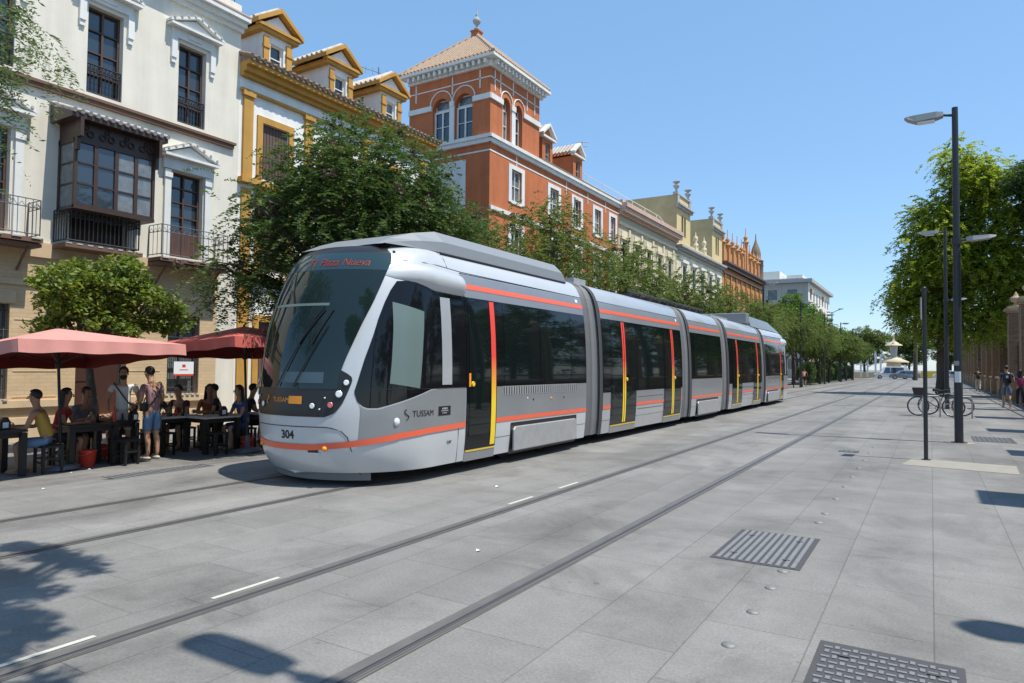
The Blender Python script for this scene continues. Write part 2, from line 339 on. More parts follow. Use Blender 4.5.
# the four rails of the tramway
def rail(x,label):
    m=MB(); y0,y1=-20,150
    def strip(a,b,z,mi): m.add([(x+a,y0,z),(x+b,y0,z),(x+b,y1,z),(x+a,y1,z)],[(0,1,2,3)],mi)
    strip(-.062,-.032,.0045,1); strip(-.032,.022,.008,0); strip(.022,.056,.0045,2); strip(.056,.070,.007,0); strip(.070,.088,.0045,1)
    tag(m.build('tram_rail',['rail','railgap','castdark'],loc=(x,0,0)),label,'rail','grooved tram rails set in the paving')
rail(-4.05,'grooved steel tram rail with white dashes beside it, left rail of the empty track')
rail(-2.57,'grooved steel tram rail nearest the round studs, right rail of the empty track')
rail(-7.92,'grooved steel tram rail passing under the far side of the tram')
rail(-6.48,'grooved steel tram rail passing under the near side of the tram')
for k,(y,l) in enumerate([(1.62,'nearest the bottom left corner'),(2.94,'second from the bottom left corner'),(6.75,'third from the bottom left corner'),(8.0,'farthest of the four, beside the tram doors')]):
    m=MB(); m.add([(-4.185,y,.004),(-4.145,y,.004),(-4.145,y+.56,.004),(-4.185,y+.56,.004)],[(0,1,2,3)])
    tag(m.build('painted_dash','whiteline',loc=(-4.165,y,0)),'short white painted dash along the rail, '+l,'road marking','white dashes beside the rail')
# studs
sy=[4.07,4.70,5.28,5.76,7.77,8.29,9.3,10.3,11.3,12.4,13.5,14.7,15.9]
SL=['nearest the chequered cover','second from the chequered cover','third, just short of the ribbed cover','fourth, at the corner of the ribbed cover','first beyond the ribbed cover','second beyond the ribbed cover']+['%s beyond the ribbed cover'%q for q in ('third','fourth','fifth','sixth','seventh','eighth','ninth')]
for i,y in enumerate(sy):
    m=MB(); m.lathe((-1.01,y,0),[(.043,.001),(.041,.006),(.031,.012),(.012,.015),(.001,.016)],20)
    tag(m.build('road_stud','studmetal',loc=(-1.01,y,0)),'small domed metal stud in the row, '+SL[i],'stud','metal studs along the kerbless edge')
# covers
def cover(name,x0,x1,y0,y1,pat,label,z=0):
    t=thing(name,label,'cover',((x0+x1)/2,(y0+y1)/2,z))
    m=MB(); m.box(x0,x1,y0,y1,z+.001,z+.004,0); m.build('frame','castdark',t)
    m=MB()
    if pat=='ribs':
        n=11
        for i in range(n):
            a=x0+.03+(x1-x0-.06)*(i+.22)/n
            if i%1==0: m.box(a,a+(x1-x0-.06)/n*.55,y0+.03,y1-.03,z+.0035,z+.009)
    elif pat=='dots':
        nx,ny_=14,12
        for i in range(nx):
            for j in range(ny_):
                if 4<=j<=6 and 5<=i<=8: continue
                a=x0+.03+(x1-x0-.06)*i/nx; b=y0+.03+(y1-y0-.06)*j/ny_
                if (i+j)%2: m.box(a,a+.045,b,b+.022,z+.0035,z+.009)
                else: m.box(a+.01,a+.034,b,b+.042,z+.0035,z+.009)
        i0=x0+.03+(x1-x0-.06)*5/nx; j0=y0+.03+(y1-y0-.06)*4/ny_
        m.box(i0,i0+.2,j0,j0+.13,z+.0035,z+.010)
    elif pat=='grid':
        nx=int((x1-x0)/.09); nyy=int((y1-y0)/.09)
        for i in range(nx):
            for j in range(nyy): m.box(x0+.02+i*.09,x0+.07+i*.09,y0+.02+j*.09,y0+.07+j*.09,z+.0035,z+.008)
    m.build('tread',"cast",t)
    if pat!='grid':
        for (a,b) in ((.2,.8),(.8,.8),(.2,.2),(.8,.2)):
            m=MB(); cx,cy=x0+(x1-x0)*a,y0+(y1-y0)*b; m.box(cx-.03,cx+.03,cy-.012,cy+.012,z+.009,z+.011); m.build('lifting_slot','castdark',t)
    return t
cover('manhole_cover',-1.61,-.90,5.85,7.03,'ribs','square iron manhole cover with long parallel ribs')
cover('manhole_cover',-.57,.14,3.50,4.44,'dots','iron manhole cover with chequered studs in the bottom right corner')
cover('drain_grate',-1.55,-1.2,14.6,14.95,'grid','small dark drain grate beside the far studs')
cover('drain_grate',.8,1.6,18.6,20.0,'grid','pale grating in the pavement beyond the tall lamp post')
cover('drain_grate',-10.3,-9.6,5.4,7.0,'grid','flush grate in the paving left of the tram nose',gz(-10)+.004)
m=MB(); m.add([(-.45,13.3,.004),(1.15,13.1,.004),(1.2,14.2,.004),(-.3,14.35,.004)],[(0,1,2,3)])
tag(m.build('pale_paving_patch','palestone'),kind='structure')
m=MB(); m.lathe((.51,17.98,0),[(.30,.003),(.30,.006),(.001,.006)],24)
tag(m.build('pale_paving_collar','palestone'),kind='structure')
# litter
for i,(x,y) in enumerate([(-4.9,7.6),(-12.2,5.9),(-12.35,6.25),(-3.35,4.9),(-9.8,4.4)]):
    m=MB(); z=gz(x)+.004; r=random.Random(i); a=.03+.02*r.random()
    m.add([(x,y,z),(x+a,y+.01,z+.012),(x+a*.8,y+a,z+.003),(x-.01,y+a*.7,z+.015)],[(0,1,2),(0,2,3)])
    tag(m.build('paper_scrap','paper',loc=(x,y,z)),'tiny white scrap of litter '+['between the two tracks','by the table legs under the first parasol','beside another scrap by the first parasol','between the rails of the empty track','on the paving left of the tram'][i],'litter','scraps of litter on the paving')

# ---------------------------------------------------------------- facade helpers
def facade(m,F,u0,u1,w0,w1,ops,depth=.25,mi=0):
    us=sorted({u0,u1}|{o[0] for o in ops}|{o[1] for o in ops}); ws=sorted({w0,w1}|{o[2] for o in ops}|{o[3] for o in ops})
    us=[u for u in us if u0<=u<=u1]; ws=[q for q in ws if w0<=q<=w1]
    for a,b in zip(us,us[1:]):
        for c,d in zip(ws,ws[1:]):
            cu,cw=(a+b)/2,(c+d)/2
            if any(o[0]<cu<o[1] and o[2]<cw<o[3] for o in ops): continue
            m.add([F(a,c,0),F(b,c,0),F(b,d,0),F(a,d,0)],[(0,1,2,3)],mi)
    for o in ops:
        a,b,c,d=o[:4]
        arch=len(o)>4 and o[4]
        if arch:
            r=(b-a)/2; cu=(a+b)/2; sp=d-r; pts=[(cu-r*math.cos(math.pi*i/12),sp+r*math.sin(math.pi*i/12)) for i in range(13)]
            for (p,q) in zip(pts,pts[1:]):
                m.add([F(p[0],p[1],0),F(q[0],q[1],0),F(q[0],d,0),F(p[0],d,0)],[(0,1,2,3)],mi)
                m.add([F(p[0],p[1],0),F(q[0],q[1],0),F(q[0],q[1],-depth),F(p[0],p[1],-depth)],[(0,1,2,3)],mi)
            m.add([F(a,c,0),F(a,sp,0),F(a,sp,-depth),F(a,c,-depth)],[(0,1,2,3)],mi)
            m.add([F(b,c,0),F(b,sp,0),F(b,sp,-depth),F(b,c,-depth)],[(0,1,2,3)],mi)
            m.add([F(a,c,0),F(b,c,0),F(b,c,-depth),F(a,c,-depth)],[(0,1,2,3)],mi)
        else:
            for p,q in (((a,c),(b,c)),((b,c),(b,d)),((b,d),(a,d)),((a,d),(a,c))):
                m.add([F(*p,0),F(*q,0),F(*q,-depth),F(*p,-depth)],[(0,1,2,3)],mi)
def window(F,t,u0,u1,w0,w1,rec=.16,frame='brown',glass='glass',cols=2,rows=3,bar=.055,mull=.035,name='window',panel=0,arch=False):
    m=MB(); n0,n1=-rec-.05,-rec
    m.fbox(F,u0,u0+bar,w0,w1,n0,n1); m.fbox(F,u1-bar,u1,w0,w1,n0,n1)
    m.fbox(F,u0+bar,u1-bar,w1-bar,w1,n0,n1); m.fbox(F,u0+bar,u1-bar,w0,w0+bar,n0,n1)
    for i in range(1,cols):
        c=u0+(u1-u0)*i/cols; k=bar*.9 if cols==2 or i==cols//2 else mull
        m.fbox(F,c-k/2,c+k/2,w0+bar,w1-bar,n0,n1+.01)
    wp=w0+panel
    for j in range(1,rows):
        c=wp+(w1-wp)*j/rows; m.fbox(F,u0+bar,u1-bar,c-mull/2,c+mull/2,n0,n1-.004)
    if panel: m.fbox(F,u0+bar,u1-bar,w0+bar,wp,n0,n1-.01)
    o=m.build(name,frame,t)
    g=MB(); g.fbox(F,u0,u1,w0,w1,n0-.03,n0-.01); g.build('pane',('glass2' if (glass=='glass' and int(abs(u0*7.3+w0*3.1))%5 in (1,3)) else glass),o)
    return o
def railing(F,t,u0,u1,w0,h,n0,n1,mat='iron',step=.11,name='railing',r=.009,sides=True,deco=True):
    m=MB()
    def run(pa,pb):
        L=math.dist(pa,pb); k=max(2,int(L/step))
        for i in range(k+1):
            a=pa[0]+(pb[0]-pa[0])*i/k; n=pa[1]+(pb[1]-pa[1])*i/k
            m.tube(F(a,w0+.04,n),F(a,w0+h,n),r*(1.6 if i in (0,k) else 1),n=4)
            if deco and i<k:
                a2=pa[0]+(pb[0]-pa[0])*(i+.5)/k; n2=pa[1]+(pb[1]-pa[1])*(i+.5)/k
                m.tube(F(a,w0+h*.78,n),F(a2,w0+h*.9,n2),r*.7,n=4); m.tube(F(a2,w0+h*.9,n2),F(a+(pb[0]-pa[0])/k,w0+h*.78,n+(pb[1]-pa[1])/k),r*.7,n=4)
        for z in (.08,.78,1.0):
            m.tube(F(pa[0],w0+h*z,pa[1]),F(pb[0],w0+h*z,pb[1]),r*1.5,n=4)
    run((u0,n1),(u1,n1))
    if sides: run((u0,n0),(u0,n1)); run((u1,n0),(u1,n1))
    return m.build(name,mat,t)
def tiles_row(m,F,u0,u1,w0,n0,w1,n1,r=.07,mi=0,step=.2):
    k=int((u1-u0)/step)
    for i in range(k+1):
        u=u0+(u1-u0)*i/k; m.tube(F(u,w0,n0),F(u,w1,n1),r,n=6,mi=mi)
def pediment(F,t,u0,u1,w,h,n,mat='white',roofmat='tilew'):
    m=MB(); c=(u0+u1)/2; th=.07
    m.fbox(F,u0,u1,w-th,w,0,n)
    m.prism(F,[(u0+.04,w),(u1-.04,w),(c,w+h-.04)],0,n*.45)
    for a,b in (((u0-.03,w),(c,w+h)),((c,w+h),(u1+.03,w))):
        m.prism(F,[(a[0],a[1]-.0),(b[0],b[1]),(b[0],b[1]+th),(a[0],a[1]+th)],0,n)
    o=m.build('pediment',mat,t)
    if roofmat:
        g=MB(); 
        for a,b in (((u0-.03,w+th),(c,w+h+th)),((c,w+h+th),(u1+.03,w+th))):
            k=max(3,int(math.dist(a,b)/.2))
            for i in range(k):
                f=(i+.5)/k; f2=(i+.15)/k
                p=(a[0]+(b[0]-a[0])*f,a[1]+(b[1]-a[1])*f)
                g.tube(F(p[0],p[1]+.012,.0),F(p[0],p[1]+.005,n+.02),.035,n=6)
        g.build('pediment_tiles',roofmat,o)
    return o
def shell(m,X,y0,y1,z0,z1,depth,mi=0,roof=True):
    """sides, back and top of a building whose front is a facade at x=X"""
    xb=X-depth
    m.add([(X,y0,z0),(xb,y0,z0),(xb,y0,z1),(X,y0,z1)],[(0,1,2,3)],mi)
    m.add([(X,y1,z0),(xb,y1,z0),(xb,y1,z1),(X,y1,z1)],[(0,1,2,3)],mi)
    m.add([(xb,y0,z0),(xb,y1,z0),(xb,y1,z1),(xb,y0,z1)],[(0,1,2,3)],mi)
    if roof: m.add([(X,y0,z1),(X,y1,z1),(xb,y1,z1),(xb,y0,z1)],[(0,1,2,3)],mi)
X0=-18.0; F=FE(X0); G0=-.27
# ================================================================= cream building
t=thing('town_house','cream three storey house with dark wooden bay window and ochre brick ground floor','building',(X0,6.6,G0))
up=[(3.9,4.8),(6.33,7.2),(8.79,9.67),(11.22,12.07)]
fd=[(3.9,4.85),(6.3,7.2),(11.08,12.07)]
ops=[(a,b,8.37,10.62) for a,b in up]+[(a,b,4.55,6.95) for a,b in fd]+[(8.5,9.9,4.55,7.3)]
m=MB(); facade(m,F,0,13.22,4.4,12.0,ops,.3); shell(m,X0,0,13.22,G0,12.6,9)
m.fbox(F,0,13.22,12.0,12.6,-.3,0.0); m.fbox(F,12.62,13.215,G0,4.4,-.3,.0)
m.build('wall','plaster',t)
gops=[(11.12,12.08,.72,2.9),(6.35,7.3,.72,2.9),(8.75,10.0,G0,2.9)]
m=MB(); facade(m,F,0,12.62,G0+.5,4.4,[(a,b,max(c,G0+.5),d) for a,b,c,d in gops],.3,0)
m.build('ground_floor_wall','ochrebrick',t)
m=MB()                                       # plinth, sills, framed panels, voussoirs
for a,b in ((0,8.75),(10.0,12.62)): m.fbox(F,a,b,G0,G0+.55,-.3,.06)
for a,b in ((0,8.7),(10.05,12.62)): m.fbox(F,a,b,.52,.68,0,.10)
for a,b in ((11.02,12.18),(6.25,7.4),(8.65,10.1)): m.fbox(F,a,b,2.92,3.2,0,.04)
m.fbox(F,0,12.62,3.36,3.50,0,.05); m.fbox(F,0,12.62,4.05,4.4,0,.08)
for y in (2.2,3.4,5.6,7.9,10.5):
    for z in (.75,1.35,1.95,2.55): m.fbox(F,y-.5,y+.42,z,z+.025,.0,.012)
m.build('stone_trim','ochrestone',t)
m=MB(); m.fbox(F,0,13.0,8.06,8.17,0,.10); m.fbox(F,0,13.05,8.17,8.24,0,.14); m.build('string_course','browncorn',t)
m=MB(); m.fbox(F,0,13.25,11.72,11.86,0,.10); m.fbox(F,0,13.28,11.86,12.0,0,.22); m.fbox(F,0,13.32,12.0,12.14,0,.34)
m.build('cornice','white',t)
m=MB(); m.fbox(F,0,13.3,12.14,12.19,0,.36); m.build('cornice_tiles','pinkstone',t)
railing(F,t,0,13.0,12.2,.7,-.2,-.05,sides=False,name='roof_railing',deco=False)
for a,b in up:
    window(F,t,a,b,8.37,10.62,.18,cols=2,rows=4)
    railing(F,t,a+.02,b-.02,8.35,.78,-.1,-.06,sides=False,step=.09,r=.014)
    c=(a+b)/2
    m=MB(); m.fbox(F,c-.66,c+.66,10.72,10.98,0,.07)
    for s in (-.60,.60): m.fbox(F,c+s-.08,c+s+.08,10.12,10.72,0,.09); m.fbox(F,c+s-.06,c+s+.06,9.98,10.12,0,.06)
    m.fbox(F,c-.2,c+.2,10.8,10.92,.07,.10)
    m.build('window_surround','white',t)
    pediment(F,t,c-.8,c+.8,11.05,.36,.26)
for a,b in fd:
    window(F,t,a,b,4.55,6.95,.18,cols=2,rows=4,panel=.75,name='balcony_door')
    c=(a+b)/2
    m=MB(); m.fbox(F,c-.70,c-.52,4.5,6.95,0,.08); m.fbox(F,c+.52,c+.70,4.5,6.95,0,.08); m.fbox(F,c-.74,c+.74,6.97,7.3,0,.10)
    m.fbox(F,c-.72,c-.5,6.72,6.86,.0,.11); m.fbox(F,c+.5,c+.72,6.72,6.86,0,.11)
    m.lathe(F(c,7.1,.10),[(.09,-.03),(.07,.03),(.02,.06)],8)
    m.build('window_surround','white',t)
    pediment(F,t,c-.82,c+.82,7.36,.38,.28)
for a,b,h in ((5.45,7.6,0),(10.5,12.5,0),(3.3,5.0,0)):
    m=MB(); m.fbox(F,a-.05,b+.05,4.30,4.40,0,.66); m.fbox(F,a-.05,b+.05,4.20,4.28,0,.6)
    for y in (a+.2,b-.2): m.path([F(y,3.7,.02),F(y,3.95,.25),F(y,4.2,.55)],.03,5)
    m.build('balcony_slab','browncorn',t)
    m=MB(); k=int((b-a)/.18)
    for i in range(k): 
        if i%2==0: m.fbox(F,a+(b-a)*i/k,a+(b-a)*(i+1)/k,4.375,4.405,.60,.685)
    m.build('slab_tiles','tilew',t)
    railing(F,t,a,b,4.42,.86,.02,.6,'greyiron',step=.15,r=.008)
# wooden bay
B=MB(); y0,y1,n1=8.2,10.16,.8
for y in (y0,y1-.07): B.fbox(F,y,y+.07,5.25,6.95,n1-.09,n1); B.fbox(F,y,y+.09,5.25,6.95,0,.08)
B.fbox(F,y0,y1,5.22,5.30,0,n1+.02); B.fbox(F,y0,y1,6.82,6.92,.0,n1)
for k in range(1,4):
    y=y0+(y1-y0)*k/4; B.fbox(F,y-.045,y+.045,5.3,6.82,n1-.08,n1-.005)
for z in (5.84,6.34):
    B.fbox(F,y0+.09,y1-.09,z-.02,z+.02,n1-.07,n1-.015); B.fbox(F,y0+.01,y0+.05,z-.02,z+.02,.08,n1-.09); B.fbox(F,y1-.05,y1-.01,z-.02,z+.02,.08,n1-.09)
B.fbox(F,y0+.05,y1-.05,5.3,5.36,n1-.08,n1-.01); 
bay=B.build('bay_window','baywood',t)
g=MB(); g.fbox(F,y0+.08,y0+(y1-y0)/2,5.3,6.82,n1-.055,n1-.045); g.build('pane','glass',bay); g=MB(); g.fbox(F,y0+(y1-y0)/2,y1-.08,5.3,6.82,n1-.055,n1-.045); g.build('pane','glass2',bay); g=MB(); g.fbox(F,y0+.03,y0+.04,5.3,6.82,.08,n1-.08); g.build('side_pane','glass2',bay); g=MB(); g.fbox(F,y1-.04,y1-.03,5.3,6.82,.08,n1-.08); g.build('side_pane','glass2',bay)
g=MB(); g.fbox(F,y0+.02,y1-.02,6.92,7.32,.0,n1-.02)                                       # carved scrollwork frieze and corbels
for k in range(4):
    y=y0+(y1-y0)*(k+.5)/4
    for s in (-1,1): g.torus(F(y+s*.1,7.06,n1+.005),(1,0,0),.07,.018,14,5)
    g.torus(F(y,7.2,n1+.005),(1,0,0),.05,.015,12,5)
for y in (y0-.02,y1-.06):
    g.fbox(F,y,y+.08,6.6,7.35,n1,n1+.12); g.fbox(F,y,y+.08,6.9,7.35,n1+.12,n1+.26)
g.build('carved_frieze','darkwood',bay)
g=MB(); g.fbox(F,y0-.2,y1+.18,7.32,7.38,0,n1+.24); g.prism(lambda u,w,n:(X0+u,n,w),[(0,7.38),(n1+.24,7.38),(n1+.24,7.43),(0,7.76)],y0-.2,y1+.18)
rf=g.build('bay_roof','darkwood',bay)
g=MB(); tiles_row(g,F,y0-.17,y1+.15,7.83,0,7.46,n1+.30,.06,step=.17); g.build('roof_tiles','tilew',bay)
# balcony under the bay
m=MB(); m.fbox(F,8.1,9.95,4.30,4.40,0,.70); m.build('balcony_slab','browncorn',t)
m=MB(); [m.fbox(F,8.12+.24*i,8.24+.24*i,4.38,4.41,.62,.71) for i in range(8)]; m.build('slab_tiles','tilew',t)
railing(F,t,8.15,9.88,4.42,.80,.02,.62,'iron',step=.1,r=.012)
window(F,t,8.5,9.9,4.55,7.2,.2,'darkwood',cols=3,rows=3,panel=.6,name='balcony_door')
# ground floor openings
for a,b in ((11.12,12.08),(6.35,7.3)):
    window(F,t,a,b,.72,2.9,.2,'greyiron',cols=2,rows=3)
    m=MB(); 
    for i in range(9): m.tube(F(a+.04+(b-a-.08)*i/8,.72,-.04),F(a+.04+(b-a-.08)*i/8,2.9,-.04),.011,n=4)
    for z in (.9,1.6,2.3,2.75): m.tube(F(a,z,-.04),F(b,z,-.04),.012,n=4)
    m.build('window_grille','iron',t)
    m=MB(); [m.fbox(F,a-.1+.155*i,a-.01+.155*i,.68,.72,.0,.13) for i in range(7)]; m.build('sill_tiles','tilew',t)
m=MB(); m.fbox(F,8.75,9.3,G0,2.9,-.22,-.16); m.fbox(F,9.32,9.9,G0,2.9,-.28,-.25); 
for z in (.1,1.1,2.0): m.fbox(F,8.83,9.22,z,z+.75,-.16,-.145)
d=m.build('door','reddoor',t); m=MB(); m.lathe(F(9.22,.75,-.13),[(.03,-.02),(.03,.02)],8); m.build('handle','metal',d)
m=MB(); m.fbox(F,9.55,10.0,G0,2.9,-.295,-.27); m.build('dark_doorway','seedark',t)
pz=thing('window_poster','white poster with red emblem hung on the ground floor window grille','poster',(X0,11.5,1.4))
m=MB(); m.fbox(F,11.33,11.93,1.22,1.62,-.025,-.012); m.build('sheet','paper',pz)
m=MB(); m.fbox(F,11.33,11.93,1.22,1.27,-.0115,-.009); m.fbox(F,11.58,11.68,1.46,1.54,-.0115,-.009); m.fbox(F,11.5,11.76,1.38,1.40,-.0115,-.009); m.build('emblem','redplastic',pz)

# ================================================================= white and ochre house
t=thing('white_ochre_house','white house with ochre pilasters and three pedimented dormers','building',(X0,17.9,G0))
y0,y1=13.22,22.6
wy=[(14.06,15.1),(16.75,17.8),(19.45,20.5)]
ops=[(a,b,7.44,9.2) for a,b in wy]+[(a,b,4.5,6.95) for a,b in wy]+[(a,b,.8,2.9) for a,b in wy]
m=MB(); facade(m,F,y0,y1,G0,10.5,ops,.3); shell(m,X0,y0,y1,G0,10.5,9); m.build('wall','whitewall',t)
m=MB()
for c in [13.5]+[ (wy[i][1]+wy[i+1][0])/2 for i in range(2)]+[22.0]:
    m.fbox(F,c-.17,c+.17,7.3,9.85,0,.09); m.fbox(F,c-.22,c+.22,9.85,10.0,0,.14); m.fbox(F,c-.17,c+.17,4.3,7.0,0,.07); m.fbox(F,c-.2,c+.2,G0,4.1,0,.06)
m.fbox(F,y0,y1,9.98,10.06,0,.12); m.fbox(F,y0,y1,7.14,7.3,0,.22); m.fbox(F,y0,y1,4.12,4.3,0,.16)
m.build('pilasters_and_bands','ochre',t)
m=MB(); m.fbox(F,y0,y1,10.42,10.55,0,.16); m.fbox(F,y0,y1,10.55,10.72,0,.30); m.fbox(F,y0,y1,10.72,10.84,0,.46); m.build('cornice','ochre',t)
m=MB(); m.prism(lambda u,w,n:(X0+u,n,w),[(.5,10.84),(.5,10.90),(-4.6,12.9),(-9,10.9),(-9,10.84)],y0,y1); tiles_row(m,F,y0,y1,10.93,.56,12.3,-3.2,.075,step=.24); m.build('roof','tiledark',t)
for a,b in wy:
    for (c,d) in ((7.44,9.2),(4.5,6.95),(.8,2.9)):
        m=MB()
        m.fbox(F,a-.2,a,c-.05,d+.2,0,.06); m.fbox(F,b,b+.2,c-.05,d+.2,0,.06); m.fbox(F,a,b,d,d+.2,0,.06)
        fr=m.build('window_surround','ochre',t)
        s=MB(); k=9
        for i in range(k): s.fbox(F,a+(b-a)*i/k+.008,a+(b-a)*(i+1)/k-.008,c,d,-.09,-.06)
        s.fbox(F,a,b,c,d,-.14,-.09); s.build('shutter','shutter',t)
    railing(F,t,a-.1,b+.1,7.32,.75,.02,.2,'iron',step=.12)
Xd=-18.8
for i,c in enumerate((15.22,18.14,20.95,23.9)):
    if i==3: continue
    Fd=FE(Xd); dz=11.5
    m=MB(); facade(m,Fd,c-.58,c+.58,10.9,12.75,[(c-.27,c+.27,11.45,12.35)],.2)
    for s in (-.58,.58): m.add([(Xd,c+s,10.9),(Xd-2.6,c+s,10.9),(Xd-2.6,c+s,12.75),(Xd,c+s,12.75)],[(0,1,2,3)])
    dm=m.build('dormer','whitewall',t)
    m=MB()
    for s in (-1,1):
        m.fbox(Fd,c+s*.47-.11,c+s*.47+.11,10.95,12.5,0,.07); m.fbox(Fd,c+s*.47-.14,c+s*.47+.14,12.1,12.2,0,.1); m.fbox(Fd,c+s*.47-.14,c+s*.47+.14,11.1,11.2,0,.1)
    m.fbox(Fd,c-.8,c+.8,12.62,12.78,-2.6,.14)
    for sa,sb in ((-1,0),(0,1)):
        m.prism(Fd,[(c+sa*.95,12.78 if sa else 13.42),(c+sb*.95,12.78 if sb else 13.42),(c+sb*.95,12.93 if sb else 13.58),(c+sa*.95,12.93 if sa else 13.58)],-2.6,.24)
    m.fbox(Fd,c-.88,c+.88,12.74,12.84,0,.2)
    m.build('dormer_frame','ochre',dm)
    m=MB(); m.prism(Fd,[(c-.7,12.84),(c+.7,12.84),(c,13.34)],-2.5,.03); m.build('dormer_gable','whitewall',dm)
    m=MB(); 
    for k in range(11):
        n=-2.5+k*.25
        for s in (-1,1): m.tube(Fd(c+s*.95,12.95,n),Fd(c,13.6,n),.07,n=6)
    m.build('dormer_tiles','tilew',dm)
    window(Fd,dm,c-.27,c+.27,11.45,12.35,.1,'white',cols=1,rows=2)
gw=thing('garden_wall','low white wall with an ochre coping between the white house and the red building','wall',(X0,24.8,G0))
m=MB(); m.box(X0-.3,X0,22.62,27.1,G0,3.6); m.build('wall','whitewall',gw); m=MB(); m.box(X0-.38,X0+.08,22.62,27.1,3.6,3.78); m.build('coping','ochre',gw)
an=thing('tv_antenna','thin rooftop television antenna on a mast left of the red tower','antenna',(-20.5,22.0,11.9))
m=MB(); m.tube((-20.5,22.0,11.9),(-20.5,22.0,14.6),.02,n=5); an_m=m.build('mast','greyiron',an)
m=MB(); m.tube((-20.9,21.3,14.45),(-20.2,22.6,14.3),.012,n=4); 
for k in range(5): m.tube((-20.9+.15*k-.1,21.3+.28*k,14.25),(-20.9+.15*k-.1,21.3+.28*k,14.6),.008,n=4)
m.build('aerial','greyiron',an)

# ================================================================= red building with tower
t=thing('red_corner_building','terracotta red building with white trimmed square tower and tiled pyramid roof','building',(X0,35,G0))
y0,y1=27.12,43.0; ty1=31.95; D=5.05
wins=[(29.1,30.1),(33.2,34.2),(36.15,37.1),(39.1,40.05),(41.6,42.4)]
ops=[(a,b,9.95,11.55) for a,b in wins]+[(a,b,6.6,8.6) for a,b in wins]+[(a,b,3.9,5.9) for a,b in wins]
m=MB(); facade(m,F,y0,y1,G0,12.4,ops,.25); shell(m,X0,y0,y1,G0,12.4,11)
# tower: street face and side face
FT=FS(y0)
tw=[(28.25,28.95,12.85,15.0,True),(29.45,30.15,12.85,15.0,True)]
facade(m,F,y0,ty1,12.4,16.1,tw,.3)
sw=[(-21.5,-20.45,12.8,15.05,True),(-20.1,-19.05,12.8,15.05,True)]
facade(m,FT,X0-D,X0,12.4,16.1,sw,.3)
m.add([(X0,ty1,12.4),(X0-D,ty1,12.4),(X0-D,ty1,16.1),(X0,ty1,16.1)],[(0,1,2,3)]); m.add([(X0-D,y0,12.4),(X0-D,ty1,12.4),(X0-D,ty1,16.1),(X0-D,y0,16.1)],[(0,1,2,3)])
m.build('wall','redwall',t)
m=MB()
m.fbox(F,y0-.12,y1,12.35,12.55,0,.14); m.fbox(F,y0-.2,y1+.1,12.55,12.72,0,.24)
m.fbox(FT,X0-D,X0+.12,12.35,12.55,.0,.14); m.fbox(FT,X0-D,X0+.2,12.55,12.72,.0,.22)
m.fbox(F,y0,y1,11.95,12.02,0,.02); m.fbox(FT,X0-D,X0,11.95,12.02,0,.02); m.fbox(F,y0,y1,9.1,9.3,0,.1)
for z in (14.5,): 
    for a,b in ((y0-.05,28.2),(29.0,29.4),(30.2,ty1)): m.fbox(F,a,b,z,z+.26,0,.09)
    for a,b in ((X0-D,-21.55),(-20.4,-20.15),(-19.0,X0+.05)): m.fbox(FT,a,b,z,z+.26,0,.09)
m.fbox(F,29.05,29.38,12.72,14.5,-.02,.05); m.fbox(FT,-20.42,-20.13,12.72,14.5,-.02,.05)
for zz in (15.55,): m.fbox(F,y0,ty1,zz,zz+.05,0,.03); m.fbox(FT,X0-D,X0,zz,zz+.05,0,.03)
# arches in white line
for FF,cs,r in ((F,(28.6,29.8),.55),(FT,(-20.97,-19.57),.68)):
    for c in cs:
        pts=[FF(c-r*math.cos(math.pi*i/10),14.75+r*math.sin(math.pi*i/10),.02) for i in range(11)]
        m.path(pts,.035,5)
for u in (27.5,28.0,29.2,30.6,31.4): m.fbox(F,u-.03,u+.03,15.0 if u!=29.2 else 15.3,16.0,0,.03)
for u in (-22.6,-20.27,-18.6): m.fbox(FT,u-.03,u+.03,15.1,16.0,0,.03)
for u in (29.6,35.2,38.1,40.8): m.fbox(F,u-.03,u+.03,11.6,12.3,0,.03)
m.fbox(F,y0-.15,ty1+.15,16.05,16.35,0,.15); m.fbox(FT,X0-D,X0-.004,16.052,16.348,0,.147); m.fbox(F,y0-.5,ty1+.4,16.36,16.5,.0,.5); m.fbox(FT,X0-D-.3,X0-.004,16.36,16.496,0,.497)
for i in range(15): m.fbox(F,y0+.02+i*.34,y0+.16+i*.34,16.12,16.35,.15,.4); m.fbox(FT,X0-.16-i*.34,X0-.02-i*.34,16.12,16.345,.147,.4)
m.build('white_trim','white',t)
for a,b,c,d in [(a,b,9.95,11.55) for a,b in wins]+[(a,b,6.6,8.6) for a,b in wins]+[(a,b,3.9,5.9) for a,b in wins]:
    m=MB(); m.fbox(F,a-.28,a,c-.1,d+.22,0,.05); m.fbox(F,b,b+.28,c-.1,d+.22,0,.05); m.fbox(F,a,b,d,d+.22,0,.05); m.fbox(F,a,b,c-.15,c,0,.05); m.build('window_surround','white',t)
m=MB(); m.fbox(FT,-21.5,-19.4,9.0,11.7,0,.05); m.build('white_wall_panel','white',t)
for a,b in wins:
    for c,d in ((9.95,11.55),(6.6,8.6),(3.9,5.9)): window(F,t,a,b,c,d,.1,'white',cols=2,rows=2)
for a,b,c,d,_ in tw: window(F,t,a,b,c,14.45,.22,'white',cols=2,rows=2); window(F,t,a,b,14.5,d-.02,.26,'white',cols=1,rows=1,name='fanlight')
for a,b,c,d,_ in sw: window(FT,t,a,b,c,14.45,.16,'white',cols=2,rows=2,bar=.09); window(FT,t,a,b,14.5,d-.02,.26,'white',cols=1,rows=1,name='fanlight')
ap=Vector((X0-D/2,(y0+ty1)/2,19.2)); e=.45
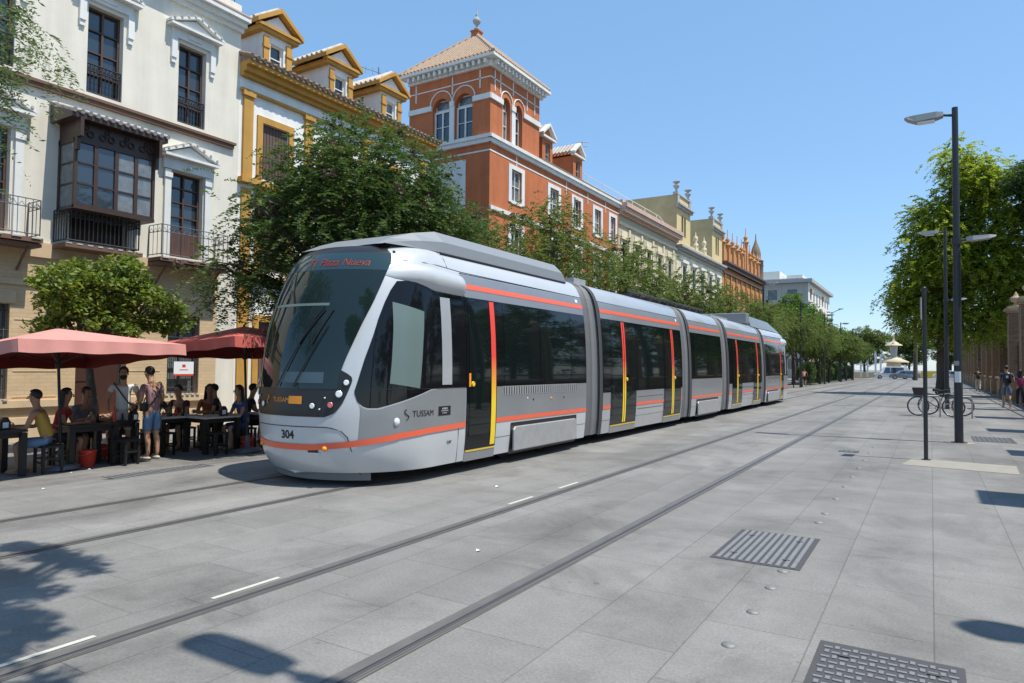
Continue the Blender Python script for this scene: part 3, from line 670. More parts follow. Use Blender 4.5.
cs=[Vector((X0+e,y0-e,16.52)),Vector((X0+e,ty1+e,16.52)),Vector((X0-D-e,ty1+e,16.52)),Vector((X0-D-e,y0-e,16.52))]
m=MB(); m.add(cs+[ap],[(0,1,4),(1,2,4),(2,3,4),(3,0,4),(3,2,1,0)])
for i in range(4):
    a,b=cs[i],cs[(i+1)%4]; n=26
    for k in range(1,n):
        f=k/n; p=a.lerp(b,f); q=ap.lerp(a.lerp(b,.5),abs(f-.5)*2) if False else None
        # tile ribs run up the slope until they meet the hip
        up_=(ap-(a+b)/2); tt=1-abs(2*f-1); m.tube(p+Vector((0,0,.05)),p+up_*tt+Vector((0,0,.05)),.06,n=6)
    m.tube(a.lerp(ap,.01)+Vector((0,0,.06)),ap+Vector((0,0,.06)),.09,n=6)
m.build('tower_roof','tile',t)
m=MB(); m.lathe((ap.x,ap.y,19.08),[(.30,0),(.30,.25),(.36,.28),(.36,.36),(.2,.42)],4,ang=math.pi/4,sm=False); f_=m.build('finial_base','redwall',t)
m=MB(); m.lathe((ap.x,ap.y,19.5),[(.1,0),(.14,.08),(.06,.15),(.06,.25),(.2,.4),(.22,.52),(.12,.66),(.05,.74),(.09,.8),(.03,.9),(.015,1.25)],12); m.build('finial','greystone',t)
for c,z in ((33.35,0),(37.2,-.1)):
    m=MB(); Xr=X0-.25; Fd=FE(Xr)
    facade(m,Fd,c-.6,c+.6,12.6,14.3,[(c-.24,c+.3,12.9,14.1)],.2)
    for s in (-.6,.6): m.add([(Xr,c+s,12.6),(Xr-3,c+s,12.6),(Xr-3,c+s,14.3),(Xr,c+s,14.3)],[(0,1,2,3)])
    dm=m.build('dormer','redwall',t)
    m=MB(); m.fbox(Fd,c-.75,c+.75,14.3,14.42,-.1,.18)
    for sa,sb in ((-1,0),(0,1)): m.prism(Fd,[(c+sa*.78,14.42 if sa else 15.05),(c+sb*.78,14.42 if sb else 15.05),(c+sb*.78,14.55 if sb else 15.2),(c+sa*.78,14.55 if sa else 15.2)],-.15,.2)
    m.build('dormer_pediment','white',dm)
    m=MB(); m.prism(Fd,[(c-.6,14.42),(c+.6,14.42),(c,15.0)],-3,-.02); m.build('dormer_gable','redwall',dm)
    m=MB(); 
    for k in range(13):
        n=-3+k*.24
        for s in (-1,1): m.tube(Fd(c+s*.8,14.5,n),Fd(c,15.15,n),.08,n=6)
    m.build('dormer_tiles','tilew',dm)
    window(Fd,dm,c-.24,c+.3,12.9,14.1,.1,'greystone',cols=1,rows=2)
m=MB(); m.prism(lambda u,w,n:(X0+u,n,w),[(.25,12.72),(.25,12.8),(-4,14.0),(-4,12.72)],ty1,y1); m.build('roof','tiledark',t)

# ================================================================= beige building
t=thing('beige_block','beige block with pink cornice and white roof terrace railing','building',(X0,49,G0))
y0,y1=43.02,55.4
wins=[43.6+2.4*i for i in range(5)]
ops=[(c,c+.8,7.9,10.2) for c in wins]+[(c,c+.8,4.6,6.7) for c in wins]+[(c,c+.8,1,3.2) for c in wins]
m=MB(); facade(m,F,y0,y1,G0,12.2,ops,.25); shell(m,X0,y0,y1,G0,12.2,9); m.build('wall','beige',t)
m=MB(); 
for c in wins:
    for a,b in ((7.9,10.2),(4.6,6.7)):
        m.fbox(F,c-.2,c,a,b+.15,0,.06); m.fbox(F,c+.8,c+1.0,a,b+.15,0,.06); m.fbox(F,c-.3,c+1.1,b+.15,b+.32,0,.16)
    m.fbox(F,c+1.2,c+1.5,7.5,11.2,0,.07); m.fbox(F,c-.1,c+.9,10.6,10.95,0,.05)
m.fbox(F,y0,y1,11.3,11.5,0,.12); m.fbox(F,y0,y1,7.3,7.5,0,.15)
m.build('stone_trim','paleyel',t)
m=MB(); m.fbox(F,y0,y1,11.95,12.15,0,.2); m.fbox(F,y0,y1+.1,12.15,12.45,0,.5); m.fbox(F,y0,y1+.1,12.45,12.75,-.2,.62); m.fbox(F,y0,y1,12.75,12.95,-.3,.3); m.build('cornice','pinkstone',t)
for c in wins:
    for a,b in ((7.9,10.2),(4.6,6.7),(1,3.2)): window(F,t,c,c+.8,a,b,.12,'brown',cols=2,rows=3)
    railing(F,t,c-.3,c+1.1,7.5,.9,.02,.4,'iron',step=.15)
m=MB()
for y in [39.5+2.6*i for i in range(6)]: m.tube((X0-.7,y,12.5),(X0-.7,y,13.85),.03,n=5)
for z in (13.85,13.4): m.tube((X0-.7,39.0,z),(X0-.7,53.0,z),.025,n=5)
m.path([(X0-.7,53,13.85),(X0-.7,54.2,13.6),(X0-.7,54.8,12.9)],.025,5)
m.build('terrace_railing','white',t)
an=thing('tv_antenna','tall faint television mast on the roof behind the red dormers','antenna',(-21,43.5,12.9))
m=MB(); m.tube((-21,43.5,12.9),(-21,43.5,17.6),.035,n=5); m.build('mast','greystone',an)
m=MB(); m.tube((-21.4,43.2,17.55),(-20.6,43.8,17.55),.03,n=4); m.tube((-21.3,43.2,17.25),(-20.7,43.8,17.25),.03,n=4); m.build('aerial','greystone',an)

# ================================================================= yellow building with two turrets
t=thing('twin_turret_building','pale yellow building with two roof turrets topped by urns','building',(X0,62.5,G0))
y0,y1=55.45,70.1
wins=[57.0+2.7*i for i in range(5)]
ops=[(c,c+1.0,7.9,10.3) for c in wins]+[(c,c+1.0,4.4,6.8) for c in wins]+[(c,c+1.0,.8,3.2) for c in wins]
m=MB(); facade(m,F,y0,y1,G0,11.6,ops,.25); shell(m,X0,y0,y1,G0,11.6,9); m.build('wall','paleyel',t)
m=MB(); m.fbox(F,y0,y1,11.5,11.68,0,.25); m.fbox(F,y0,y1,11.68,11.85,0,.5); m.fbox(F,y0,y1,11.2,11.3,0,.12); m.fbox(F,y0,y1,7.2,7.4,0,.3); m.build('cornice','greystone',t)
for c in wins:
    m=MB(); 
    for a,b in ((7.9,10.3),(4.4,6.8)): m.fbox(F,c-.2,c,a,b+.2,0,.06); m.fbox(F,c+1,c+1.2,a,b+.2,0,.06); m.fbox(F,c-.35,c+1.35,b+.2,b+.45,0,.2)
    m.build('window_surround','white',t)
    for a,b in ((7.9,10.3),(4.4,6.8),(.8,3.2)): window(F,t,c,c+1,a,b,.12,'shutter',cols=2,rows=2)
for a,b in ((55.5,59.25),(66.3,70.05)):
    m=MB(); facade(m,F,a,b,11.85,15.4,[((a+b)/2-.62,(a+b)/2-.1,12.75,14.6,True),((a+b)/2+.1,(a+b)/2+.62,12.75,14.6,True)],.25)
    m.fbox(F,a+.012,b-.012,15.4,16.09,-.2,-.004)
    tu=m.build('turret','yellow',t)
    m=MB(); 
    for yy in (a,b): m.add([(X0,yy,11.8),(X0-5.5,yy,11.8),(X0-5.5,yy,16.1),(X0,yy,16.1)],[(0,1,2,3)])
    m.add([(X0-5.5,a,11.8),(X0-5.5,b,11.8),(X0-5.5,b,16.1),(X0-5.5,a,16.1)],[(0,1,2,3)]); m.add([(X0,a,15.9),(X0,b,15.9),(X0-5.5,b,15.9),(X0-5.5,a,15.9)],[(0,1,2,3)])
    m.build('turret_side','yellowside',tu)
    m=MB(); m.fbox(F,a-.15,b+.15,15.0,15.2,0,.2); m.fbox(F,a-.2,b+.2,15.2,15.35,0,.35); m.fbox(F,a-.1,b+.1,16.1,16.2,-.3,.1); m.build('turret_cornice','greystone',tu)
    m=MB(); m.fbox(F,(a+b)/2-.62,(a+b)/2+.62,12.6,14.6,-.24,-.2); m.build('pane','glass',tu)
    for yy in (a+.27,b-.27):
        m=MB(); m.fbox(F,yy-.25,yy+.25,16.1,16.35,-.35,.08); m.fbox(F,yy-.25,yy+.25,15.42,16.1,.003,.08); m.lathe((X0-.13,yy,16.35),[(.1,0),(.08,.2),(.26,.45),(.3,.55),(.12,.6),(.1,.7),(.3,.8),(.32,.86)],10); m.build('urn','greystone',tu)
for yy in (61.2,63.9):
    m=MB(); m.fbox(F,yy-.35,yy+.35,11.85,12.6,-.3,.05); m.lathe((X0-.1,yy,12.6),[(.25,0),(.25,.15),(.1,.3),(.22,.6),(.2,.8),(.05,.95),(.03,1.3)],10); m.build('parapet_pinnacle','paleyel',t)
m=MB(); m.fbox(F,59.3,66.2,11.85,12.3,-.3,-.02); m.build('parapet','yellow',t)

# ================================================================= orange brick building
t=thing('orange_brick_building','ornate orange brick building with spiky pinnacled parapet','building',(X0,80,G0))
y0,y1=70.15,89.3
wins=[71.2+2.35*i for i in range(8)]
ops=[(c,c+.9,8.2,10.6,True) for c in wins]+[(c,c+.9,4.6,7,True) for c in wins]
m=MB(); facade(m,F,y0,y1,G0,12.0,ops,.3); shell(m,X0,y0,y1,G0,12.0,9); m.fbox(F,y0+.01,y1-.01,12.0,13.7,-.4,-.05)
for c in wins: m.fbox(F,c-.35,c-.12,7.5,11.3,0,.14)
m.build('wall','brickorange',t)
m=MB(); m.fbox(F,y0,y1+.1,11.9,12.1,0,.4); m.fbox(F,y0,y1+.1,12.3,12.5,-.1,.55); m.fbox(F,y0,y1,11.3,11.45,0,.2); m.fbox(F,y0,y1,7.3,7.5,0,.25)
for i in range(48): m.fbox(F,y0+.1+i*.4,y0+.3+i*.4,12.1,12.3,0,.45)
m.build('cornice','shutter',t)
for i,c in enumerate([70.6+2.05*i for i in range(10)]):
    big = i in (5,)
    h=1.6 if big else 0
    m=MB(); m.fbox(F,c-.32,c+.32,12.5,14.4+h,-.3,.12); m.lathe(F(c,14.4+h,-.1),[(.4,0),(.42,.1),(.2,.2),(.18,.4),(.28,.6),(.1,.8),(.04,1.1),(.03,1.7)],8)
    if i%2==0: m.fbox(F,c+.4,c+1.65,13.7,14.0,-.3,-.1)
    if big: m.fbox(F,c-.9,c+.9,12.5,15.0,-.3,.02); m.lathe(F(c-.7,15.0,-.1),[(.2,0),(.1,.3),(.03,1.0)],6); m.lathe(F(c+.7,15.0,-.1),[(.2,0),(.1,.3),(.03,1.0)],6)
    m.build('parapet_pinnacle','brickorange',t)
m=MB(); m.lathe((X0-.6,88.6,12.5),[(.9,0),(.9,2.4),(1.0,2.5),(.7,2.6),(.5,2.9),(.62,3.4),(.5,4.0),(.2,4.8),(.08,5.2),(.05,5.9)],10); m.build('corner_turret','tiledark',t)
for a,b,c,d,_ in ops: window(F,t,a,b,c,d,.16,'shutter',cols=2,rows=3)

# ================================================================= grey hotel block in the distance
t=thing('grey_block','large pale grey block with flat roof closing the left side beyond the trees','building',(-19.8,140,-.2))
y0=140; Xg=-19.8; Fg=FE(Xg); Fs=FS(y0)
wy=[142.5+4.2*i for i in range(7)]; wz=[1.5,5.0,8.5,12.0,14.9]
m=MB(); facade(m,Fg,y0,172,-.3,18.0,[(a,a+1.6,z,z+1.9) for a in wy for z in wz],.3); m.build('street_wall','paleb',t)
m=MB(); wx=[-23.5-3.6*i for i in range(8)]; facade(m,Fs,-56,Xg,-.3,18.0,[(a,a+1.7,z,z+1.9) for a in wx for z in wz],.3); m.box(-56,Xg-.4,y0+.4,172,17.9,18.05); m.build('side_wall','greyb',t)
m=MB(); m.box(-56.5,Xg+.8,y0-.8,172.5,18.05,18.7); m.box(-55,Xg-1,y0+1,171,18.7,19.1); m.build('roof','greystone',t)
m=MB(); m.box(-34,-26,y0+6,160,19.1,21.3); m.box(-25,-22,y0+8,156,19.1,20.6); m.build('roof_plant','paleb',t)
for FF,aa,ww in ((Fg,wy,1.6),(Fs,wx,1.7)):
    for a in aa:
        for z in wz: m=MB(); m.fbox(FF,a,a+ww,z,z+1.9,-.28,-.2); m.build('window','glass',t)
for i,a in enumerate(wy):
    for j,z in enumerate(wz):
        if (i*3+j)%4==0: m=MB(); m.fbox(Fg,a-.2,a+1.8,z+1.2,z+2.1,.02,.4); m.build('awning','fstone',t)
# ================================================================= tram
TX=-7.2; NX=2.05
def itp(z,pts):
    if z<=pts[0][0]: return pts[0][1]
    for (a,b),(c,d) in zip(pts,pts[1:]):
        if z<=c: return b+(d-b)*(z-a)/(c-a)
    return pts[-1][1]
TY0=[(.15,6.30),(.35,6.14),(.6,6.08),(.95,6.05),(1.3,6.07),(1.7,6.12),(2.1,6.2),(2.5,6.33),(2.8,6.46),(3.0,6.57),(3.15,6.7),(3.25,6.88),(3.33,7.15),(3.39,7.7)]
TW=[(.15,1.27),(.5,1.31),(1.0,1.325),(1.6,1.32),(2.1,1.30),(2.5,1.265),(2.8,1.22),(3.0,1.17),(3.15,1.1),(3.25,1.02),(3.33,.9),(3.39,.65)]
TL=[(.15,1.3),(1.3,1.3),(2.5,1.2),(3.0,1.1),(3.39,.8)]
def smooth_tab(pts):
    zs=np.linspace(pts[0][0],pts[-1][0],240); v=np.array([itp(z,pts) for z in zs])
    k=np.hanning(17); k/=k.sum(); vp=np.concatenate([2*v[0]-v[8:0:-1],v,2*v[-1]-v[-2:-10:-1]]); return zs,np.convolve(vp,k,'valid')
_ty,_tw,_tl=[smooth_tab(a) for a in (TY0,TW,TL)]
fy0=lambda z: float(np.interp(z,*_ty)); fW=lambda z: float(np.interp(z,*_tw)); fL=lambda z: float(np.interp(z,*_tl))
END=(6.05+36.1)
def surf(s,z,flip=False):
    y0=fy0(z);w_=fW(z);L=fL(z); sg=1 if s>=0 else -1; a=abs(s)
    if a<=1:
        t=a*math.pi/2; x=TX+sg*w_*max(math.sin(t),0)**(2/NX); y=y0+L*(1-max(math.cos(t),0)**(2/NX))
    else: x=TX+sg*w_; y=y0+L+(a-1)
    return Vector((x,END-y if flip else y,z))
def xof(y,z):
    y0=fy0(z);L=fL(z)
    if y>=y0+L: return fW(z)
    k=max(0,(y-y0)/L); c=max(0,1-k)**(NX/2); return fW(z)*math.sqrt(max(0,1-c*c))**(2/NX)
def side(y,z,sg=1,flip=False,off=0): 
    # outward normal from finite differences
    e=.01; x=xof(y,z); dy=(xof(y+e,z)-xof(y-e,z))/(2*e); dz=(xof(y,z+e)-xof(y,z-e))/(2*e)
    n=Vector((1,-dy,-dz)).normalized()
    p=Vector((x,y,z))+n*off
    return Vector((TX+sg*p.x,END-p.y if flip else p.y,p.z))
def sfo(s,z,off,flip=False):
    e=.004; a=surf(s,z); b=surf(s+e,z)-surf(s-e,z); c=surf(s,min(z+e,3.385))-surf(s,z-e)
    n=b.cross(c).normalized()
    if n.length<.5: n=Vector((0,-1,0))
    if n.y>0 and abs(s)<.9: n=-n
    p=a+n*off
    if flip: p.y=END-p.y
    return p
tram=thing('tram','long silver five section tram with red stripes, black glazing and yellow edged doors','tram',(TX,21,0))
def gridpatch(name,mat,parent,fn,nu,nv,sub=None):
    m=MB(); m.grid(fn,nu,nv); return m.build(name,mat,parent)
NOSE_END=12.43
def both(fn):
    for sg in (1,-1): fn(sg)
Zs=[.185,.22,.3,.4,.5,.6,.7,.8,.95,1.1,1.3,1.5,1.7,1.9,2.1,2.3,2.5,2.65,2.8,2.9,3.0,3.08,3.15,3.2,3.25,3.29,3.33,3.36,3.385]
def cab_section(flip):
    yj=NOSE_END if not flip else (END-29.85)
    m=MB(); ss=[-1+i/24 for i in range(49)]
    def pt(s,z):
        if abs(s)<=1: return surf(s,z,flip)
        return Vector((TX+math.copysign(fW(z),s), END-yj if flip else yj, z))
    S=[-2]+ss+[2]
    P=[pt(s,z) for s in S for z in Zs]; n=len(Zs)
    m.add(P,[(i*n+j,(i+1)*n+j,(i+1)*n+j+1,i*n+j+1) for i in range(len(S)-1) for j in range(n-1)],0,True)
    # roof: close from the top ring to a crowned centre line
    top=[pt(s,Zs[-1]) for s in S]
    cent=[Vector((TX,p.y,3.41)) for p in top]
    k=len(S); m.add(top+cent,[(i,i+1,k+i+1,k+i) for i in range(k-1)],0,True)
    bot=[pt(s,Zs[0]) for s in S]; m.add(bot+[Vector((TX,p.y,.15)) for p in bot],[(i,i+1,k+i+1,k+i) for i in range(k-1)],0,False)
    ye=END-yj if flip else yj
    m.add([(TX+x,ye,z) for x,z in [(fW(z),z) for z in Zs]+[(-fW(z),z) for z in Zs[::-1]]],[tuple(range(2*len(Zs)))],0,False)
    body=m.build('cab_body','whitepaint',tram)
    fp=lambda fn: fn
    # windscreen with header
    aw=lambda z: itp(z,[(1.28,.37),(1.52,.385),(1.65,.405),(2.45,.535),(3.0,.605),(3.1,.60),(3.17,.55)])
    z0,z1=1.28,2.86
    gridpatch('windscreen','shieldglass',body,lambda u,v:sfo((2*u-1)*aw(z0+(z1-z0)*v),z0+(z1-z0)*v,.012,flip),24,16)
    hd=gridpatch('display_header','headglass',body,lambda u,v:sfo((2*u-1)*aw(2.862+.25*v),2.862+.25*v,.014,flip),24,4)
    gridpatch('windscreen_top','blackplastic',body,lambda u,v:sfo((2*u-1)*aw(3.112+.12*v),3.112+.12*v,.014,flip),24,4)
    def onfront(s0,z0,size=1,off=.02):
        e=.01; ds=(surf(s0+e,z0)-surf(s0-e,z0)).length/(2*e)
        def fn(x,y):
            s1=s0+x/ds; X=surf(s1,z0).x-TX; z=z0+y; q=min(1,abs(X)/fW(z)); s2=math.copysign(math.asin(min(1,q**(NX/2)))*2/math.pi,X)
            return sfo(s2,z,off,flip)
        return fn
    led=Mt.get('led')
    if not led:
        led,nt,p=newmat('red_led'); p.inputs['Base Color'].default_value=(.15,.02,.01,1); p.inputs['Emission Color'].default_value=(1,.13,.05,1); p.inputs['Emission Strength'].default_value=.10; Mt['led']=led
    if not flip: textmesh('T1 Plaza Nueva',.15,onfront(.20,2.96,1,.02),'display_lettering','led',hd)
    # inside the cab: desk, sun screen
    if not flip:
        m=MB(); m.grid(lambda u,v:sfo(-.28+.52*u,2.36+.035*v,.016),12,1); m.build('sun_screen_edge','palegreen',body)
        m=MB(); m.grid(lambda u,v:sfo(-.36+.02*v+.05*u,1.36+1.4*v,.016),3,12); m.build('windscreen_side_band','palegreen',body)
        m=MB(); m.grid(lambda u,v:sfo(-.05+.33*u,1.35+.14*v,.0155),10,3); m.build('driver_desk',simple('blue_grey_desk',(.06,.10,.13),.5),body)
        for a,b in ((-.05,.21),(.08,.27)):
            m=MB(); m.path([sfo(a+(b-a)*k/8,1.30+ (1.05 if a<0 else .8)*k/8,.035) for k in range(9)],.008,5); m.path([sfo(a+(b-a)*.5+ (b-a)*.55*k/4,1.30+.55+.45*k/4,.025) for k in range(5)],.011,5)
            m.build('wiper','blackplastic',body)
    # headlamp mask
    am=lambda z: itp(z,[(.92,.30),(.945,.345),(1.0,.375),(1.1,.41),(1.25,.44),(1.38,.462),(1.45,.452),(1.52,.385)])
    mk=gridpatch('lamp_mask','blackplastic',body,lambda u,v:sfo((2*u-1)*am(.92+.6*v),.92+.6*v,.007,flip),24,14)
    if not flip:
        textmesh('TUSSAM',.085,onfront(-.025,1.125,1,.012),'mask_lettering','orangep',mk)
        m=MB(); m.grid(lambda u,v:sfo(.045+.10*u,1.08+.10*v,.012),6,1); m.build('amber_plate','orangep',mk)
        m=MB(); m.path([onfront(-.155,1.125,1,.014)(.022*math.sin(2*math.pi*k/10)*(-1),-.05+.1*k/10) for k in range(11)],.008,4); m.build('emblem','orangep',mk)
    for s,z,r,mt in ((.385,1.215,.045,'lens'),(.335,1.075,.038,'redlens'),(.22,1.06,.036,'lens'),(.425,1.36,.036,'lens'),(-.385,1.215,.045,'lens'),(-.335,1.075,.038,'redlens'),(-.22,1.06,.036,'lens'),(-.425,1.36,.036,'lens'),(.30,1.165,.012,'lens'),(.27,1.02,.012,'lens'),(-.30,1.165,.012,'lens')):
        c=sfo(s,z,.008,flip); nn=(sfo(s,z,.05,flip)-c).normalized()
        m=MB(); m.tube(c,c+nn*.012,r*1.25,r*1.2,14,mi=1); m.tube(c+nn*.012,c+nn*.02,r,r*.8,14); m.build('headlight',[mt,'blackplastic'],mk)
    # bumper panel seam, stripe, number
    m=MB(); pts=[sfo(s,z,.0,flip) for s,z in [(-.46,.16),(-.455,.5),(-.44,.66),(-.40,.745),(-.34,.78)]+[(-.3+.6*k/12,.79) for k in range(13)]+[(.34,.78),(.40,.745),(.44,.66),(.455,.5),(.46,.16)]]
    m.path(pts,.007,4); m.build('panel_seam','blackplastic',body)
    zs=lambda s: itp(abs(s),[(0,.525),(.2,.53),(.45,.575),(.78,.66),(.95,.70),(1.0,.705)])
    gridpatch('front_stripe','orange',body,lambda u,v:sfo(-.77+1.54*u,zs(-.77+1.54*u)-.038+.076*v,.0125,flip),60,2)
    if not flip: textmesh('304',.15,onfront(.03,.675,1,.004),'number_lettering','blackink',body,bold=.004)
    m=MB(); c=sfo(.30,.50,.0,flip); m.grid(lambda u,v:sfo(.175+.07*u,.46+.055*v,.008,flip),3,1,sm=False); m.build('tow_cover','blackplastic',body)
    m=MB(); m.grid(lambda u,v:sfo(.165+.09*u,.43+.03*v,.008,flip),3,1,sm=False); m.build('tow_cover_plate','whitepaint',body)
    for s in (.29,-.29): m=MB(); m.ball(sfo(s,.515,.01,flip),.035); m.build('indicator','orangep',body)
    m=MB(); m.grid(lambda u,v: surf((2*u-1)*.50,.19)*1.0+Vector((0,.10,-.005-.11*v)) if not flip else Vector((surf((2*u-1)*.62,.15).x,END-surf((2*u-1)*.62,.15).y-.10,.145-.10*v)),24,1)
    m.build('under_skirt','rubber',body)
    # sides of the cab car
    for sg in (1,-1):
        lo=lambda y: itp(y,[(6.41,1.22),(6.43,1.12),(6.47,1.06),(6.52,1.035),(6.62,1.03),(7.48,1.27),(7.55,1.28),(8.3,1.28)])
        hi=lambda y: itp(y,[(6.41,1.26),(6.46,1.45),(6.51,1.65),(6.74,2.31),(6.95,2.68),(7.01,2.73),(7.26,2.74),(7.62,2.67),(8.3,2.62)])
        ys=[6.41,6.43,6.45,6.48,6.52,6.57,6.63,6.7,6.8,6.9,7.0,7.1,7.26,7.45,7.62,7.9,8.28]
        m=MB(); P=[side(y,lo(y)+(hi(y)-lo(y))*k/14,sg,flip,.006) for y in ys for k in range(15)]
        m.add(P,[(i*15+j,(i+1)*15+j,(i+1)*15+j+1,i*15+j+1) for i in range(len(ys)-1) for j in range(14)],0,True)
        cw=m.build('cab_side_window','blackglass',body)
        m=MB(); lo2=lambda y:lo(y)-.012
        P=[side(y,lo(y)-.018*(1-k),sg,flip,.008) for y in ys[2:] for k in range(2)]
        m.add(P,[(i*2,(i+1)*2,(i+1)*2+1,i*2+1) for i in range(len(ys)-3)],0,True); m.build('window_trim','silver',cw)
        def quad(name,mt,ya,yb,za,zb,off,par,nu=4,nv=4): 
            return gridpatch(name,mt,par,lambda u,v:side(ya+(yb-ya)*u,za+(zb-za)*v,sg,flip,off),nu,nv)
        quad('window_post','silver',7.70,7.93,1.32,2.56,.012,cw)
        if not flip: gridpatch('see_through_patch','palegreen',cw,lambda u,v:side(6.77+.45*u+.12*v,1.35-.07*u+(1.08-.0*u)*v*(1-.03*u),sg,flip,.010),6,8)  # brightness seen through and reflected in the glass, painted as a pale patch
        quad('rain_line','blackplastic',6.50,8.28,1.268,1.28,.010,cw,12,1)
        # grey centre panel and stripe
        st=lambda y: itp(y,[(6.35,.575),(6.9,.665),(7.4,.70),(8.3,.725)])
        hi3=lambda y: min(lo(y)-.02 if y>6.43 else 1.2,1.26)
        ys3=[6.46,6.48,6.5,6.53,6.56,6.6,6.65,6.7,6.75,6.82,6.9,7.0,7.1,7.2,7.3,7.4,7.5,7.8,8.1,8.28]
        m=MB(); P=[side(y,st(y)+(hi3(y)-st(y))*k/9,sg,flip,.008) for y in ys3 for k in range(10)]
        m.add(P,[(i*10+j,(i+1)*10+j,(i+1)*10+j+1,i*10+j+1) for i in range(len(ys3)-1) for j in range(9)],0,True); m.build('cab_side_panel','greypaint',body)
        gridpatch('stripe','orange',body,lambda u,v:side(6.85+1.43*u,st(6.85+1.43*u)-.038+.076*v,sg,flip,.012),40,2)
        m=MB(); m.path([side(8.12,z,sg,flip,.004) for z in (.18,.6,1.0,1.27)],.004,4); m.build('panel_seam','blackplastic',body)
        c=side(6.87,.85,sg,flip,.0); m=MB(); m.ball((c.x,c.y,c.z),.055,sc=(.5,1,1)); m.build('side_lamp','lens',body)
        # white camera pod above the cab window
        def pod(u,v):
            y=6.88+1.45*u; zl=itp(y,[(6.88,2.80),(7.0,2.76),(7.3,2.72),(7.6,2.64),(8.33,2.62)]); zh=itp(y,[(6.88,2.84),(7.0,2.93),(7.2,3.0),(7.8,2.99),(8.33,2.93)])
            return side(y,zl+(zh-zl)*v,sg,flip,.004+.11*math.sin(math.pi*min(1,max(0,v)))**.6*min(1,u*2.2)*(1 if u<.95 else (1-u)*20))
        gridpatch('camera_pod','whitepaint',body,pod,24,10)
        m=MB(); m.path([side(y,itp(y,[(6.86,2.86),(7.0,2.97),(7.2,3.035),(7.8,3.03),(8.33,3.0),(12.4,2.98)]),sg,flip,.0) for y in (6.86,6.93,7.0,7.1,7.2,7.5,7.8,8.33,9.5,12.4)],.006,4); m.build('roof_seam','blackplastic',body)
        m=MB(); m.path([side(8.0,3.03,sg,flip,0),side(8.0,3.15,sg,flip,0),side(7.95,3.25,sg,flip,0),side(7.85,3.34,sg,flip,0)],.006,4); m.build('roof_joint','blackplastic',body)
        for y in (7.05,7.13):
            c=side(y,3.17+(.02 if y<7.1 else -.02),sg,flip,.0); m=MB(); m.ball((c.x,c.y,c.z),.022); m.build('roof_light','blackplastic',body)
        if sg==1 and not flip:
            textmesh('TUSSAM',.115,lambda x,y:side(7.30+x,.94+y,1,False,.013),'side_lettering','blackink',body)
            m=MB(); m.path([side(7.0+.035*math.sin(2*math.pi*k/14),.87+.14*k/14,1,False,.013) for k in range(15)],.006,4); m.build('emblem','blackink',body)
            bx=quad('notice_panel','blackink',7.62,7.90,.89,1.02,.012,body)
            for k,(tx,sz) in enumerate((('NO8DO',.035),('AYUNTAMIENTO',.022),('DE SEVILLA',.022))):
                textmesh(tx,sz,lambda x,y,k=k:side(7.76+x,.985-.03*k+y,1,False,.015),'notice_lettering','paper',bx)
            textmesh('CAF',.055,lambda x,y:side(7.9+x,.50+y,1,False,.006),'maker_lettering','blackink',body,bold=.002)
    return body
GR={}
def doorset(parent,ya,yb,sg,single=False,flipstrip=False):
    """black door leaves with the red-to-yellow edge strips"""
    z0,z1=.34,2.62
    def q(name,mt,a,b,c,d,off,par,nu=1,nv=8): return gridpatch(name,mt,par,lambda u,v:side(a+(b-a)*u,c+(d-c)*v,sg,False,off),nu,nv)
    leaves=[(ya,yb)] if single else [(ya,(ya+yb)/2-.004),((ya+yb)/2+.004,yb)]
    for i,(a,b) in enumerate(leaves):
        d=q('door','blackglass',a,b,z0,z1,.010,parent)
        q('door_pane','tramglass',a+.07,b-.07-(0.12 if single else 0),.55,2.5,.014,d)
        if single: s0,s1=(b-.17,b-.02) if not flipstrip else (a+.02,a+.17)
        else: s0,s1=(b-.085,b-.01) if i==0 else (a+.01,a+.085)
        if single: s0,s1=(b-.16,b-.03) if not flipstrip else (a+.03,a+.16)
        zlo=z0+.03
        q('door_edge_strip',GR['strip'],s0,s1,zlo,z1-.02,.016,d,1,12)
        if i==len(leaves)-1:
            c=side((a+ .12 if not single else a+.14),1.32,sg,False,.02)
            m=MB(); m.tube(c,c+Vector((sg*.02,0,0)),.04,.036,12); m.build('door_button','yellowp',d)
            if single:
                m=MB(); m.grid(lambda u,v:side(a+.05+.05*u,1.28+.2*v,sg,False,.017),1,1); m.build('door_notice','orangep',d)
    q('door_sill','yellowp',ya+.02,yb-.02,z0-.03,z0-.005,.012,parent,1,1)
    q('step_edge','greypaint',ya,yb,.17,z0-.03,.006,parent,1,1)
def mk_strip():
    m,nt,p=newmat('red_to_yellow_strip'); L=nt.links.new
    tc=nt.nodes.new('ShaderNodeTexCoord'); sx=nt.nodes.new('ShaderNodeSeparateXYZ'); cr=nt.nodes.new('ShaderNodeValToRGB'); mr=nt.nodes.new('ShaderNodeMapRange')
    mr.inputs[1].default_value=.35; mr.inputs[2].default_value=2.6
    L(tc.outputs['Object'],sx.inputs[0]); L(sx.outputs[2],mr.inputs[0]); L(mr.outputs[0],cr.inputs[0])
    e=cr.color_ramp.elements; e[0].position=.30; e[0].color=(.85,.60,.03,1); e[1].position=.62; e[1].color=(.80,.07,.05,1)
    L(cr.outputs[0],p.inputs['Base Color']); p.inputs['Roughness'].default_value=.35; return m
GR['strip']=mk_strip()
